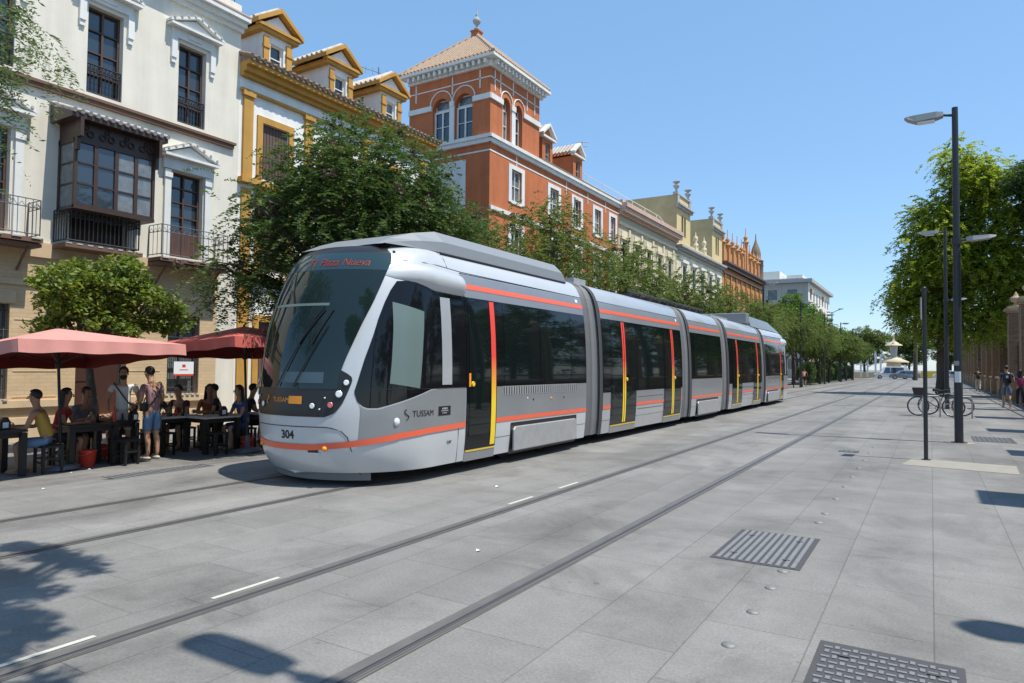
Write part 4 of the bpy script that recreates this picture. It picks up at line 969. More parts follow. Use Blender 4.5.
def mid_section(ya,yb,name):
    m=MB(); zz=Zs
    for (a,b,ins) in ((ya,yb,0),):
        ringY=[ya,ya+.04,yb-.04,yb]; 
        def rp(sg,z,y):
            return (TX+sg*(fW(z)-(.02 if y in (ya,yb) else 0)),y,z)
        n=len(zz)
        for sg in (1,-1):
            P=[rp(sg,z,y) for y in ringY for z in zz]
            m.add(P,[(i*n+j,(i+1)*n+j,(i+1)*n+j+1,i*n+j+1) for i in range(3) for j in range(n-1)],0,True)
        top=[[rp(1,zz[-1],y),(TX,y,3.41),rp(-1,zz[-1],y)] for y in ringY]; P=[p for r in top for p in r]
        m.add(P,[(i*3+j,(i+1)*3+j,(i+1)*3+j+1,i*3+j+1) for i in range(3) for j in range(2)],0,True)
        for y in (ya,yb): m.add([rp(1,z,y) for z in zz]+[rp(-1,z,y) for z in zz[::-1]],[tuple(range(2*n))],0)
        m.add([rp(1,.15,ya),rp(-1,.15,ya),rp(-1,.15,yb),rp(1,.15,yb)],[(0,1,2,3)],0)
    return m.build(name,'silver',tram)
def bands(body,ya,yb,sg,stripe_gaps=(),panel_top=1.27,top_stripe=True,panel_bot=.72):
    def q(name,mt,a,b,c,d,off,par=body,nu=1,nv=4): return gridpatch(name,mt,par,lambda u,v:side(a+(b-a)*u,c+(d-c)*v,sg,False,off),nu,nv)
    bb=q('window_band','blackglass',ya,yb,panel_top,2.62,.006,nv=8)
    q('cantrail_panel','greypaint',ya,yb,2.622,2.965,.003)
    q('upper_stripe','orange',ya,yb,2.745,2.825,.007,nv=2)
    m=MB(); m.path([side(ya,2.98,sg,False,0),side(yb,2.98,sg,False,0)],.006,4); m.build('roof_seam','blackplastic',body)
    segs=[]; a=ya
    for g in sorted(stripe_gaps): segs.append((a,g[0])); a=g[1]
    segs.append((a,yb))
    for a,b in segs:
        if b-a<.05: continue
        q('waist_panel','greypaint',a,b,panel_bot,panel_top,.003)
        q('stripe','orange',a,b,.70,.775,.007,nv=1)
        m=MB(); m.path([side(a,.46,sg,False,0),side(b,.46,sg,False,0)],.003,4); m.build('panel_seam','blackplastic',body)
    return bb,q
# --- cab cars
def finish_cab(flip):
    body=cab_section(flip)
    ms=[1,-1]
    for sg in ms:
        f=(lambda y: END-y) if flip else (lambda y:y)
        r=lambda a,b:(min(f(a),f(b)),max(f(a),f(b)))
        ye=NOSE_END if not flip else END-29.85
        a,b=r(8.28,ye)
        # flipped cars need their own side function because side() knows only the front nose
        global side
        old=side
        if flip:
            def side(y,z,sg=1,flip_=False,off=0,_o=old): 
                p=_o(END-y,z,sg,False,off); p.y=END-p.y; return p
            globals()['side']=side
        da,db=r(8.3,9.12)
        bb,q=bands(body,a,b,sg,[(da,db)],1.27 )
        doorset(body,da,db,sg,True,flip)
        wins=[(9.36,10.5),(10.56,11.72),(11.78,12.05)] if not flip else [(9.36,10.5),(10.56,11.9)]
        for wa,wb in wins: q('side_pane','tramglass',*r(wa,wb),1.30,2.58,.010,bb,1,8)
        g0,g1=r(9.3,12.0 if not flip else 11.9)
        q('grille_back','casing',g0,g1,1.12,1.268,.006)
        m=MB(); n=34
        for i in range(n):
            y=g0+(g1-g0)*(i+.5)/n; m.add([side(y-.012,1.13,sg,False,.01),side(y+.012,1.13,sg,False,.01),side(y+.012,1.26,sg,False,.01),side(y-.012,1.26,sg,False,.01)],[(0,1,2,3)])
        m.build('grille_slats','blackplastic',body)
        for y,s_,mt in ((10.3,.02,'blackplastic'),(10.95,.025,'orangep'),(10.1,.015,'paper'),(11.45,.02,'blackplastic')):
            c=side(f(y),1.02 if s_>.016 else 1.05,sg,False,.004); m=MB(); m.ball((c.x,c.y,c.z),s_,sc=(.4,1,1)); m.build('side_marker',mt,body)
        # bogie casing
        h0,h1=r(9.62,11.95)
        q('wheel_arch','blackplastic',h0-.05,h1+.05,.15,.665,.008)
        m=MB(); m.prism(lambda u,w,n:(TX+sg*(1.315+n),u,w),[(h0,.2),(h1,.2),(h1,.55),(h1-.06,.60),(h0+.06,.60),(h0,.55)],0,.045); m.build('bogie_casing','casing',body,bevel=.015)
        for y in (10.1,11.45):
            w_=MB(); c=(TX+sg*.95,f(y),.27); w_.tube((TX+sg*.72,f(y),.27),(TX+sg*.85,f(y),.27),.27,n=20); wo=w_.build('wheel','castdark',body)
        globals()['side']=old; side=old
    return body
c1=finish_cab(False); c5=finish_cab(True)
# --- suspended cars with two doors, bogie car with a plain side
for (ya,yb,d) in ((13.25,18.62,(13.66,15.15,17.1,18.5)),(23.8,29.05,(24.22,25.68,27.55,28.95))):
    body=mid_section(ya,yb,'centre_car_body')
    for sg in (1,-1):
        bb,q=bands(body,ya,yb,sg,[(d[0],d[1]),(d[2],d[3])],1.05)
        doorset(body,d[0],d[1],sg); doorset(body,d[2],d[3],sg)
        q('side_pane','tramglass',d[1]+.07,d[2]-.07,1.12,2.57,.010,bb,1,8); 
        m=MB()
        for z in (.62,.90): m.path([side(d[1]+.1,z,sg,False,.004),side(d[2]-.1,z,sg,False,.004)],.004,4)
        m.build('hatch_seam','blackplastic',body)
body=mid_section(19.5,22.85,'bogie_car_body')
for sg in (1,-1):
    bb,q=bands(body,19.5,22.85,sg,[],1.27)
    q('side_pane','tramglass',19.75,21.15,1.33,2.57,.010,bb,1,8); q('side_pane','tramglass',21.2,22.6,1.33,2.57,.010,bb,1,8)
    q('wheel_arch','blackplastic',19.98,22.37,.15,.665,.008)
    m=MB(); m.prism(lambda u,w,n:(TX+sg*(1.315+n),u,w),[(20.05,.2),(22.3,.2),(22.3,.55),(22.24,.60),(20.11,.60),(20.05,.55)],0,.045); m.build('bogie_casing','casing',body,bevel=.015)
    for y in (20.5,21.85):
        m=MB(); m.tube((TX+sg*.72,y,.27),(TX+sg*.85,y,.27),.27,n=20); m.build('wheel','castdark',body)
# --- gangway bellows
for ya,yb in ((12.43,13.25),(18.62,19.5),(22.85,23.8),(29.05,29.85)):
    m=MB(); n=24; prof=[(.2,1.24)]+[(z,fW(z)-.04) for z in Zs[4:]]
    P=[]; 
    for i in range(n+1):
        y=ya+(yb-ya)*i/n; d=-.035 if i%2 else 0.0
        if n/2-3<i<n/2+3: d=.015 if i%2==0 else 0
        ring=[(TX+x+d,y,z+(d if z>3.2 else 0)) for z,x in prof]+[(TX-x-d,y,z+(d if z>3.2 else 0)) for z,x in prof[::-1]]; P+=ring
    k=2*len(prof); m.add(P,[(i*k+j,(i+1)*k+j,(i+1)*k+(j+1)%k,i*k+(j+1)%k) for i in range(n) for j in range(k)],0)
    g=m.build('gangway_bellows','rubber',tram)
    m=MB()
    for s in (1,-1): 
        for y in ((yb-.17,yb-.02),):
            m.add([Vector((TX+s*(fW(z)+.004),yy,z)) for z in Zs for yy in y],[(2*i,2*i+1,2*i+3,2*i+2) for i in range(len(Zs)-1)])
    m.build('gangway_frame','darkrubber',g)
# --- roof equipment
m=MB()
def rb(y0,y1,z1,w=.95,tap=.12,mi=0,wb=1.06,m=m,e=.5):
    P=[(TX+s*wb,y,3.34) for y in (y0,y1) for s in (-1,1)]+[(TX+s*w,y,z1) for y in (y0+e,y1-tap) for s in (-1,1)]
    m.add(P,[(0,1,5,4),(2,6,7,3),(0,4,6,2),(1,3,7,5),(4,5,7,6)],mi)
def hump(y0,y1,H,flip=False):
    # sloped side casing, long tapered nose towards the cab
    m=MB(); st=[(0,-.07),(.25,.05),(.65,.18),(1.1,H),(y1-y0-.12,H),(y1-y0,.02)]
    P=[]
    for d,h in st:
        y=y0+d if not flip else END-(y0+d)
        q=.80+.20*min(1,d/.9)
        P+=[(TX-1.02*q,y,3.27),(TX-1.0*q,y,3.30+h*.5),(TX-.82*q,y,3.34+h),(TX+.82*q,y,3.34+h),(TX+1.0*q,y,3.30+h*.5),(TX+1.02*q,y,3.27)]
    m.add(P,[(i*6+j,i*6+j+1,(i+1)*6+j+1,(i+1)*6+j) for i in range(5) for j in range(5)],0)
    return m
c=hump(7.02,12.1,.27).build('air_conditioning_casing','hvac',tram)
m=MB(); m.path([(TX+1.03,8.0,3.25),(TX+1.03,12.05,3.25)],.018,4); m.build('casing_gap','blackplastic',c)
m=MB(); m.grid(lambda u,v:(TX-.6+1.25*u, 7.66+.5*v, 3.45+.135*v),1,1,sm=False); m.build('casing_vent','blackplastic',c)
m=MB(); m.box(TX-.9,TX+.95,28.0,28.5,3.38,3.8); c=m.build('air_conditioning_casing','hvac',tram,bevel=.03)
m=MB(); P=[]
for y,h in ((28.6,.38),(32.6,.34),(33.6,.2),(34.6,.03)):
    P+=[(TX-1.0,y,3.28),(TX-.85,y,3.34+h),(TX+.85,y,3.34+h),(TX+1.0,y,3.28)]
m.add(P,[(i*4+j,i*4+j+1,(i+1)*4+j+1,(i+1)*4+j) for i in range(3) for j in range(3)]+[(0,1,2,3)]); m.build('air_conditioning_casing','greypaint',tram)
m=MB()
for x in (-.75,.75): 
    m.tube((TX+x,16.0,3.50),(TX+x,22.6,3.50),.03,n=5)
    for y in np.arange(16.2,22.6,.7): m.tube((TX+x,y,3.38),(TX+x,y,3.5),.02,n=4)
for y in np.arange(16.4,22.4,.35): m.box(TX-.7,TX+.7,y,y+.22,3.4,3.47)
m.build('roof_grid','darkrubber',tram)
m=MB(); m.box(TX-.6,TX+.5,13.5,14.1,3.39,3.56); m.box(TX-.5,TX+.5,24.5,26.8,3.39,3.5); m.build('roof_box','casing',tram)
for y in (12.2,18.4): 
    m=MB(); m.grid(lambda u,v:side(y-.06+.1*u,2.86+.06*v,1,False,.006),1,1); m.build('car_number_plate','paper',tram)
# ================================================================= trees
def leaf_mesh(name,parent,mat,centers,outs,n_per,clump_r,leaf,seed,elong=2.2,droop=.0,style='clump',base=None):
    """many small leaf faces gathered in clumps; one mesh"""
    rg=np.random.default_rng(seed); C=np.asarray(centers,float); K=len(C)
    if style=='clump':
        N=K*n_per; c=np.repeat(C,n_per,0); d=rg.normal(size=(N,3)); d/=np.linalg.norm(d,axis=1)[:,None]
        r=rg.random(N)**.5; rad=np.repeat(np.asarray(clump_r)*rg.uniform(.6,1.25,K),n_per)
        p=c+d*(r*rad)[:,None]*np.array([1,1,.7]); p[:,2]-=droop*r*rad
        ax=rg.normal(size=(N,3)); ax[:,2]*=.6; ax/=np.linalg.norm(ax,axis=1)[:,None]
    else:   # feathery sprays: twigs with leaflets on both sides
        tw=max(2,n_per//26); T=K*tw; o=np.repeat(C,tw,0)+rg.normal(size=(T,3))*clump_r*.35
        dirs=rg.normal(size=(T,3)); dirs[:,2]=dirs[:,2]*.5-droop
        if outs is not None: dirs+=np.repeat(outs,tw,0)*.9
        dirs/=np.linalg.norm(dirs,axis=1)[:,None]; ln=clump_r*rg.uniform(.7,1.5,T)
        q=26; t=np.tile(np.linspace(.1,1,q),T); N=T*q
        dd=np.repeat(dirs,q,0); L=np.repeat(ln,q)
        p=np.repeat(o,q,0)+dd*(t*L)[:,None]; p[:,2]-=(t**2)*L*.35*(1+droop)
        sidev=np.cross(dd,[0,0,1.0]); sidev/=np.linalg.norm(sidev,axis=1)[:,None]+1e-6
        sg=np.tile(np.where(np.arange(q)%2==0,1,-1),T)
        ax=sidev*sg[:,None]+dd*.35+rg.normal(size=(N,3))*.25; ax/=np.linalg.norm(ax,axis=1)[:,None]
        p=p+ax*leaf*.4
    nr=rg.normal(size=(N,3)); nr[:,2]=abs(nr[:,2])+.5
    b=np.cross(ax,nr); b/=np.linalg.norm(b,axis=1)[:,None]+1e-6
    s=leaf*rg.uniform(.6,1.3,N)[:,None]
    v=np.stack([p-ax*s*.5,p+b*s/elong*.5+ax*s*.05,p+ax*s*.5,p-b*s/elong*.5+ax*s*.05],1).reshape(-1,3)
    if base is not None: v=v-np.asarray(base)
    me=bpy.data.meshes.new(name); me.vertices.add(len(v)); me.vertices.foreach_set('co',v.ravel())
    me.loops.add(len(v)); me.loops.foreach_set('vertex_index',np.arange(len(v),dtype=np.int32))
    me.polygons.add(N); me.polygons.foreach_set('loop_start',np.arange(0,len(v),4,dtype=np.int32)); me.polygons.foreach_set('loop_total',np.full(N,4,np.int32))
    me.update(calc_edges=True); me.materials.append(Mt[mat])
    o=bpy.data.objects.new(name,me); COL.objects.link(o); o.parent=parent; return o
def crown_centres(ells,n,seed,inner=.45):
    rg=np.random.default_rng(seed); out=[];od=[]
    vol=np.array([e[3]*e[4]*e[5] for e in ells])**.8; vol/=vol.sum()
    for e,k in zip(ells,(vol*n).astype(int)+1):
        d=rg.normal(size=(k,3)); d/=np.linalg.norm(d,axis=1)[:,None]
        r=inner+(1-inner)*rg.random(k)**.6; r*=rg.uniform(.85,1.12,k)
        out.append(np.array(e[:3])+d*r[:,None]*np.array(e[3:6])); od.append(d)
    return np.vstack(out),np.vstack(od)
def tree(name,label,base,ells,n_clump,n_per,clump_r,leaf,mat,seed,trunk_r=.16,fork=2.2,group=None,style='clump',droop=.2,elong=2.2,pods=0,inner=.45,limbs=True,trunk_top=None,cat='tree'):
    t=thing(name,label,cat,base,0,group); bx,by,bz=base; rd=random.Random(seed)
    m=MB(); top=trunk_top or (bx+rd.uniform(-.15,.15),by+rd.uniform(-.15,.15),bz+fork)
    m.path([(bx,by,bz-.05),(bx,by,bz+.12),(bx+(top[0]-bx)*.4+.04,by+(top[1]-by)*.4,bz+(top[2]-bz)*.45),top],[trunk_r*1.45,trunk_r*1.1,trunk_r*.95,trunk_r*.8],10)
    C,O=crown_centres(ells,n_clump,seed,inner)
    if limbs:
        for e in ells:
            ctr=Vector(e[:3]); a=Vector(top); mid=a.lerp(ctr,.5)+Vector((rd.uniform(-.3,.3),rd.uniform(-.3,.3),.2))
            m.path([a,mid,ctr],[trunk_r*.6,trunk_r*.42,trunk_r*.22],6)
            for k in range(5):
                d=Vector((rd.gauss(0,1),rd.gauss(0,1),rd.gauss(.2,.7))).normalized(); q=ctr+Vector((d.x*e[3],d.y*e[4],d.z*e[5]))*.75
                m.path([ctr if k%2 else mid,(ctr+q)/2+Vector((0,0,.1)),q],[trunk_r*.2,trunk_r*.13,trunk_r*.05],5)
    m.build('trunk','bark',t)
    leaf_mesh('crown',t,mat,C,O,n_per,clump_r,leaf,seed+1,elong,droop,style,base=base)
    if pods:
        idx=np.random.default_rng(seed+5).choice(len(C),pods); leaf_mesh('seed_pods',t,'pods',C[idx]+O[idx]*clump_r*.55,O[idx],44,clump_r*.34,leaf*1.0,seed+6,1.6,.6,'clump',base=base)
    return t
GT='street trees in a row behind the tram'
# first big feathery tree behind the tram nose
b=(-11.0,11.6,gz(-11))
tree('street_tree','large dense dark green feathery tree with brown pods right behind the tram cab',b,
  [(-11,11.0,4.7,1.8,2.0,1.5),(-11,13,4.7,1.8,1.8,1.5),(-11.2,9.6,3.7,1.2,1.1,1.0),(-10.9,11.6,6.0,1.5,1.6,.95),(-11.0,14.4,4.6,1.3,1.1,1.0),(-11.9,8.7,3.4,.6,.8,.5),(-10.6,9.7,5.5,1.0,.9,.55),(-11.0,8.6,4.6,.5,.5,.25)],
  1350,104,.50,.088,'leafA',11,.17,2.5,GT,'spray',.25,2.4,pods=150)
b=(-11.0,20.0,gz(-11))
tree('street_tree','loose airy tree with drooping sprays in front of the red corner building',b,
  [(-11,19.5,5.2,1.6,2.2,1.4),(-11,22.0,5.4,1.5,1.6,1.3),(-10.8,18.0,4.4,1.4,1.2,1.0),(-11,16.8,5.0,1.1,1.2,.9),(-11,20.5,6.6,1.0,1.5,.8)],400,104,.50,.10,'leafB',12,.14,2.4,GT,'spray',.5,2.6,pods=40)
b=(-11.0,27.5,gz(-11))
tB=tree('street_tree','thin olive green tree in front of the right end of the red building',b,
  [(-11,27.0,5.0,1.8,2.4,1.5),(-11,29.6,4.9,1.5,1.6,1.2),(-11,25.3,4.6,1.4,1.4,1.0),(-11.1,27.6,6.2,1.0,1.5,.7)],330,78,.50,.12,'leafB',13,.14,2.3,GT,'spray',.45,2.4,pods=16)
lab=['olive green tree in front of the beige block with the pink cornice','olive tree in front of the first turret of the pale yellow building','tree in front of the second turret of the pale yellow building','small tree before the left end of the orange brick building','tree before the right end of the orange brick building']
for i,(y,s,r) in enumerate([(36,.98,.8),(44.5,.97,2.2),(53.5,1.0,3.6),(63,1.0,5.0),(73,1.02,1.4)]):
    dup(tB,(-11.0,y,gz(-11)),r,lab[i],s)
# the left-hand tree whose boughs hang into the picture
b=(-10.8,-.6,gz(-11))
tree('street_tree','bluish green feathery boughs hanging in at the top left corner',b,
  [(-10.6,1.0,6.4,2.2,2.6,1.6),(-10.6,2.9,6.3,1.5,1.4,1.0),(-10.6,3.4,5.0,1.0,.7,.7),(-10.6,3.7,5.7,.8,.65,.5),(-10.6,3.2,4.0,1.0,.7,.6),(-10.9,-2.5,6.2,2.2,2.0,1.5),(-10.4,4.5,5.9,.5,.45,.25)],760,104,.42,.085,'leafN',21,.11,3.0,None,'spray',.45,4.0,limbs=False)
# overhead tree outside the frame, only its shadow and boughs reach the tracks
b=(1.3,-3.2,0)
tree('pavement_tree','tall tree standing behind the camera that shades the bottom left paving',b,
  [(-.5,-3.6,7.4,2.6,1.9,1.5),(-2.6,-1.0,6.9,1.6,1.2,.7),(-2.8,2.62,6.7,.9,.12,.3),(-3.1,3.12,6.7,.9,.10,.3),(-2.3,2.25,6.7,1.2,.14,.3),(-1.3,1.98,6.7,.9,.08,.3),(-2.4,1.75,6.7,1.3,.14,.3),(-2.0,1.35,7.4,1.5,.25,.4)],3000,60,.17,.09,'leafB',22,.22,4.2,None,'clump',.2)
# orange tree by the wall
b=(-15.1,7.8,-.26)
tree('orange_tree','round glossy light green orange tree between the two parasols',b,[(-15.1,7.9,3.15,.9,.8,.62),(-15.1,7.1,3.05,.8,.62,.6),(-15.1,8.75,2.85,.8,.62,.5),(-15.0,7.5,2.3,.8,.9,.42),(-15.0,8.2,3.6,.5,.42,.32),(-15,9.3,2.6,.4,.4,.3)],260,60,.26,.115,'leafO',31,.1,1.7,None,'clump',.1,1.9,inner=.6)
# fresh green trees before the grey block, then the dull mass of trees to the end of the street
GF='street trees towards the far end of the avenue'
b=(-13.5,84,gz(-13))
tF=tree('street_tree','fresh bright green tree rising in front of the grey block',b,[(-13.5,84,6.4,3.0,3.4,2.4),(-13.2,87,5.6,2.6,2.8,1.9),(-13.5,81,5.2,2.4,2.5,1.8),(-13.5,84.5,8.3,1.8,2.0,1.4)],420,80,.7,.26,'leafG',41,.2,2.6,GF)
tF.scale=(1.05,1.05,1.05)
dup(tF,(-14.0,97,gz(-14)),2.0,'second fresh green tree further along in front of the grey block',(1.0,1.0,1.05))
dup(tF,(-17.5,112,gz(-14)),1.0,'bright green tree at the right corner of the grey block',1.1)
b=(-11.0,86,gz(-11))
tG=tree('street_tree','dull olive tree just beyond the rear end of the tram',b,[(-11,86,4.6,2.3,2.6,1.7),(-11,88.4,4.3,1.9,1.9,1.4),(-11,83.6,4.3,1.9,1.8,1.5),(-11,86,6.1,1.4,1.6,.9)],420,70,.6,.2,'leafB',42,.15,2.2,GF)
for i,(x,y,s,r) in enumerate([(-11.2,96,1.02,1.0),(-11,106,1.0,2.5),(-11.2,117,1.05,4.0),(-11.5,129,1.05,.6),(-12.5,140,1.1,3.1)]):
    dup(tG,(x,y,gz(x)),r,['second','third','fourth','fifth','sixth'][i]+' dull olive tree beyond the rear end of the tram',s)
GH='bushes under the far left trees'
b=(-13.2,92,-.26)
tS=tree('bush','dense dark bush under the trees just past the rear of the tram',b,[(-13.2,92,.9,1.1,3.2,1.3),(-13.2,90,1.3,1.0,1.6,1.4),(-13.2,94.5,1.2,1.0,1.8,1.5)],260,60,.42,.15,'leafA',44,.06,.6,GH,None or 'clump',.1,2.2,cat='bush')
for i,(x,y) in enumerate([(-13.2,101),(-13.3,110),(-13.4,119),(-13.6,128),(-14,137),(-13.8,146)]): dup(tS,(x,y,-.26),i*math.pi,['second','third','fourth','fifth','sixth','seventh'][i]+' dense dark bush under the far left trees')
# far backdrop trees across the plaza
GB='trees across the plaza at the end of the avenue'
b=(-13.0,176,-.26)
tH=tree('plaza_tree','broad dark green tree closing the view above the white poles',b,[(-13,176,8.5,3.6,3,3.2),(-10.6,176,8.0,3.0,3,2.8),(-15.4,176,7.6,3.0,3,2.8),(-13,176,4.6,4.6,3,2.2)],420,70,.9,.36,'leafB',51,.3,3,GB)
for i,(x,y,s,r) in enumerate([(-24,182,.95,1),(-34,186,1.0,2),(-4.5,190,.95,3),(4,196,1.1,4),(12,188,1.2,5),(-46,190,1.1,.5),(-17,150,.62,.5),(-22,152,.62,2.5)]):
    dup(tH,(x,y,gz(x)),r,['plaza tree just left of the broad dark one','plaza tree second to the left of the broad one','leafy plaza tree behind the kiosk','plaza tree right of the kiosk behind the big lime tree','rightmost plaza tree behind the garden fence','leftmost tall plaza tree in the row','low bushy tree under the tall mast light','low bushy tree left of the tall mast light'][i],s)
# big lime green tree on the right pavement
b=(.62,51,0)
tree('pavement_tree','big bright lime green tree with a thick dark trunk beyond the parked bicycles',b,
  [(.8,51,9.0,2.4,2.4,2.6),(1.5,51,15.0,.9,1.1,1.1),(-.9,51,7.0,1.7,2.0,1.9),(2.0,51,13.0,1.5,1.8,1.9),(2.9,51,7.6,1.8,2.0,2.2),(.1,51,11.2,1.3,1.6,1.5),(-.6,50.6,5.2,1.5,1.6,.9),(1.4,50.6,5.0,1.5,1.6,.8),(3.6,51,11.0,1.4,1.6,1.9),(4.6,51,8.6,1.3,1.6,1.6),(3.4,50.6,4.9,1.3,1.4,.9),(1.9,50.2,4.0,1.3,1.2,.6),(4.3,50.5,6.4,1.0,1.3,1.2),(-.4,50.4,4.4,1.0,1.0,.4),(3.2,51,13.6,1.2,1.4,1.2)],
  1500,104,.72,.17,'leafY',61,.40,4.3,None,'spray',.35,2.0,inner=.25)
b=(3.2,47,0)
tree('garden_tree','darker green tree top at the right edge above the fence',(6.6,50,0),
  [(6.0,50,11.6,1.8,2.2,1.8),(6.6,50,9.2,1.6,2.0,1.3),(4.9,49,12.8,1.3,1.3,1.1)],460,60,.62,.2,'leafA',62,.35,6,None,'clump',.35)
tree('garden_cypress','dark black green conifer behind the brick pillars',(5.4,72,0),
  [(5.4,72,3,2.0,2,3),(5.4,72,7.5,2.0,1.8,3.4),(5.4,72,10.8,1.5,1.2,2.6)],260,55,.6,.2,'leafD',63,.35,2,None,'clump',0,inner=.3)
# trees in the garden beyond the fence (seen reflected in the tram's glass)
GG='garden trees behind the fence'
tK=tree('garden_tree','wide garden tree behind the fence outside the right edge',(13,30,0),[(13,30,7,4,4.5,4),(12.5,33,5,3.5,3.5,3.4),(13,27,5,3.5,3.5,3.4),(12.5,30,10,3,3,2.5)],260,55,.9,.32,'leafA',71,.35,4,GG)
for i,(x,y) in enumerate([(13,16),(13.5,44),(13,4),(12,60),(12,76),(12,92),(13,110),(14,130),(20,23),(20,52)]):
    dup(tK,(x,y,0),i*1.3,'wide garden tree behind the fence outside the right edge, %s placed'%['second','third','fourth','fifth','sixth','seventh','eighth','ninth','tenth','eleventh'][i],1.0)
# palm
pm=thing('palm_tree','tall grey green palm showing at the left side of the big lime tree','palm',(-2.0,118,0))
m=MB(); m.path([(-2,118,0),(-1.9,118,7),(-1.8,118,17.5)],[.32,.24,.2],8); m.build('trunk','bark',pm)
m=MB(); rd=random.Random(3)
for k in range(34):
    a=rd.uniform(0,6.28); el=rd.uniform(-.5,1.3); L=rd.uniform(2.4,3.2); d=Vector((math.cos(a)*math.cos(el),math.sin(a)*math.cos(el),math.sin(el))); p=Vector((-1.8,118,17.5)); prev=p
    for s in range(9):
        q=p+d*L*(s+1)/9+Vector((0,0,-1.1*((s+1)/9)**2*1.6)); sd_=d.cross(Vector((0,0,1))).normalized()
        for g in (-1,1): m.add([prev,prev.lerp(q,.5),q+sd_*g*.5*(1-.5*s/9)+Vector((0,0,-.35))],[(0,1,2)])
        prev=q
m.build('fronds','leafN',pm)
# ================================================================= lamps and signs
def lamp(loc,label,facing=0,poster=False,first=None):
    t=thing('street_lamp',label,'street lamp',loc,facing,'tall twin lamp posts of the avenue'); x,y,z=loc
    m=MB(); m.tube((x,y,z),(x,y,z+4.3),.085,.075,14); m.tube((x,y,z+4.3),(x,y,z+7.46),.068,.060,14); m.tube((x,y,z),(x,y,z+.02),.16,.16,14); m.build('pole','pole',t)
    m=MB(); m.tube((x,y,z+7.28),(x-.24,y,z+7.33),.03,n=8); m.tube((x,y,z+4.46),(x+.2,y,z+4.48),.028,n=8); m.tube((x,y,z+4.38),(x,y,z+4.54),.095,n=14); m.build('arm','pole',t)
    m=MB()                                       # flat tapered luminaire
    S=[(-.22,.10,7.27,7.40),(-.35,.13,7.24,7.42),(-.75,.14,7.22,7.41),(-.92,.13,7.30,7.40),(-.98,.08,7.35,7.385)]
    P=[]
    for dx,w_,a,b in S: P+=[(x+dx,y-w_,z+a+.02),(x+dx,y-w_*.9,z+b-.02),(x+dx,y,z+b),(x+dx,y+w_*.9,z+b-.02),(x+dx,y+w_,z+a+.02),(x+dx,y,z+a)]
    m.add(P,[(i*6+j,i*6+(j+1)%6,(i+1)*6+(j+1)%6,(i+1)*6+j) for i in range(4) for j in range(6)]+[(0,1,2,3,4,5),tuple(range(24,30))]); h=m.build('lamp_head','lamphead',t)
    m=MB(); m.box(x-.72,x-.38,y-.09,y+.09,z+7.205,z+7.235); m.build('lens','lens',h)
    m=MB(); P=[]
    for dx,w_,a,b in ((.18,.06,4.44,4.53),(.3,.11,4.43,4.54),(.6,.12,4.45,4.54),(.72,.06,4.49,4.53)): P+=[(x+dx,y-w_,z+a+.01),(x+dx,y-w_*.8,z+b),(x+dx,y+w_*.8,z+b),(x+dx,y+w_,z+a+.01),(x+dx,y,z+a)]
    m.add(P,[(i*5+j,i*5+(j+1)%5,(i+1)*5+(j+1)%5,(i+1)*5+j) for i in range(3) for j in range(5)]+[(0,1,2,3,4),tuple(range(15,20))]); m.build('lower_lamp_head','lamphead',t)
    return t
L0=lamp((.51,17.98,0),'tall dark twin lamp post with white sheets stuck on its shaft')
dup(L0,(.56,2.76,0),0,'tall lamp post beside the camera, seen only by its shadow on the tracks')
dup(L0,(.55,33.3,0),0,'twin lamp post standing just beyond the parked bicycles')
dup(L0,(.6,64,0),0,'twin lamp post hidden behind the big lime tree')
tagd=['between the olive trees left of the tram, nearest','among the trees above the middle of the tram','among the trees above the rear of the tram','just beyond the rear end of the tram','farther down the left row of trees']
for i,(x,y) in enumerate([(-9.6,48),(-9.6,63.5),(-9.6,79),(-9.6,94.5),(-9.6,110)]): dup(L0,(x,y,gz(x)),math.pi,'twin lamp post '+tagd[i])
pt=thing('pole_posters','small white paper sheets pasted round the tall lamp post','poster',(.51,17.98,1.2))
m=MB(); m.grid(lambda u,v:(.51+.088*math.sin(-.9+1.5*u),17.98-.088*math.cos(-.9+1.5*u),1.33+.24*v),8,1); m.build('sheet','paper',pt)
m=MB(); m.grid(lambda u,v:(.51+.089*math.sin(-1.0+1.2*u),17.98-.089*math.cos(-1.0+1.2*u),1.70+.10*v),8,1); m.build('sheet','lamphead',pt)
t=thing('sign_post','thin grey post with a small sign plate seen edge on','sign',(-.09,14.23,0))
m=MB(); m.tube((-.09,14.23,0),(-.09,14.23,3.05),.034,n=12); m.ball((-.09,14.23,3.05),.036); m.tube((-.09,14.23,0),(-.09,14.23,.015),.075,n=12); m.build('post','pole',t)
m=MB(); q=[( -.155,14.05),(-.135,14.45)]; m.add([(q[0][0],q[0][1],2.50),(q[1][0],q[1][1],2.50),(q[1][0],q[1][1],2.88),(q[0][0],q[0][1],2.88),(q[0][0]+.02,q[0][1],2.50),(q[1][0]+.02,q[1][1],2.50),(q[1][0]+.02,q[1][1],2.88),(q[0][0]+.02,q[0][1],2.88)],[(0,1,2,3),(4,5,6,7),(0,1,5,4),(2,3,7,6),(0,3,7,4),(1,2,6,5)]); m.build('sign_plate','lamphead',t)
t=thing('mast_light','tall twin armed mast light standing above the far trees','street lamp',(-15.7,140,-.26))
m=MB(); m.tube((-15.7,140,-.26),(-15.7,140,12.2),.16,.09,8); m.build('pole','greyiron',t)
m=MB(); m.path([(-15.7,140,12.0),(-15.0,140,12.4),(-14.2,140,12.7)],.06,5); m.path([(-15.7,140,12.0),(-16.2,140,12.2)],.06,5); m.box(-14.6,-13.8,139.8,140.2,12.68,12.8); m.box(-16.6,-16.1,139.8,140.2,12.15,12.3); m.build('lamp_arms','greyiron',t)
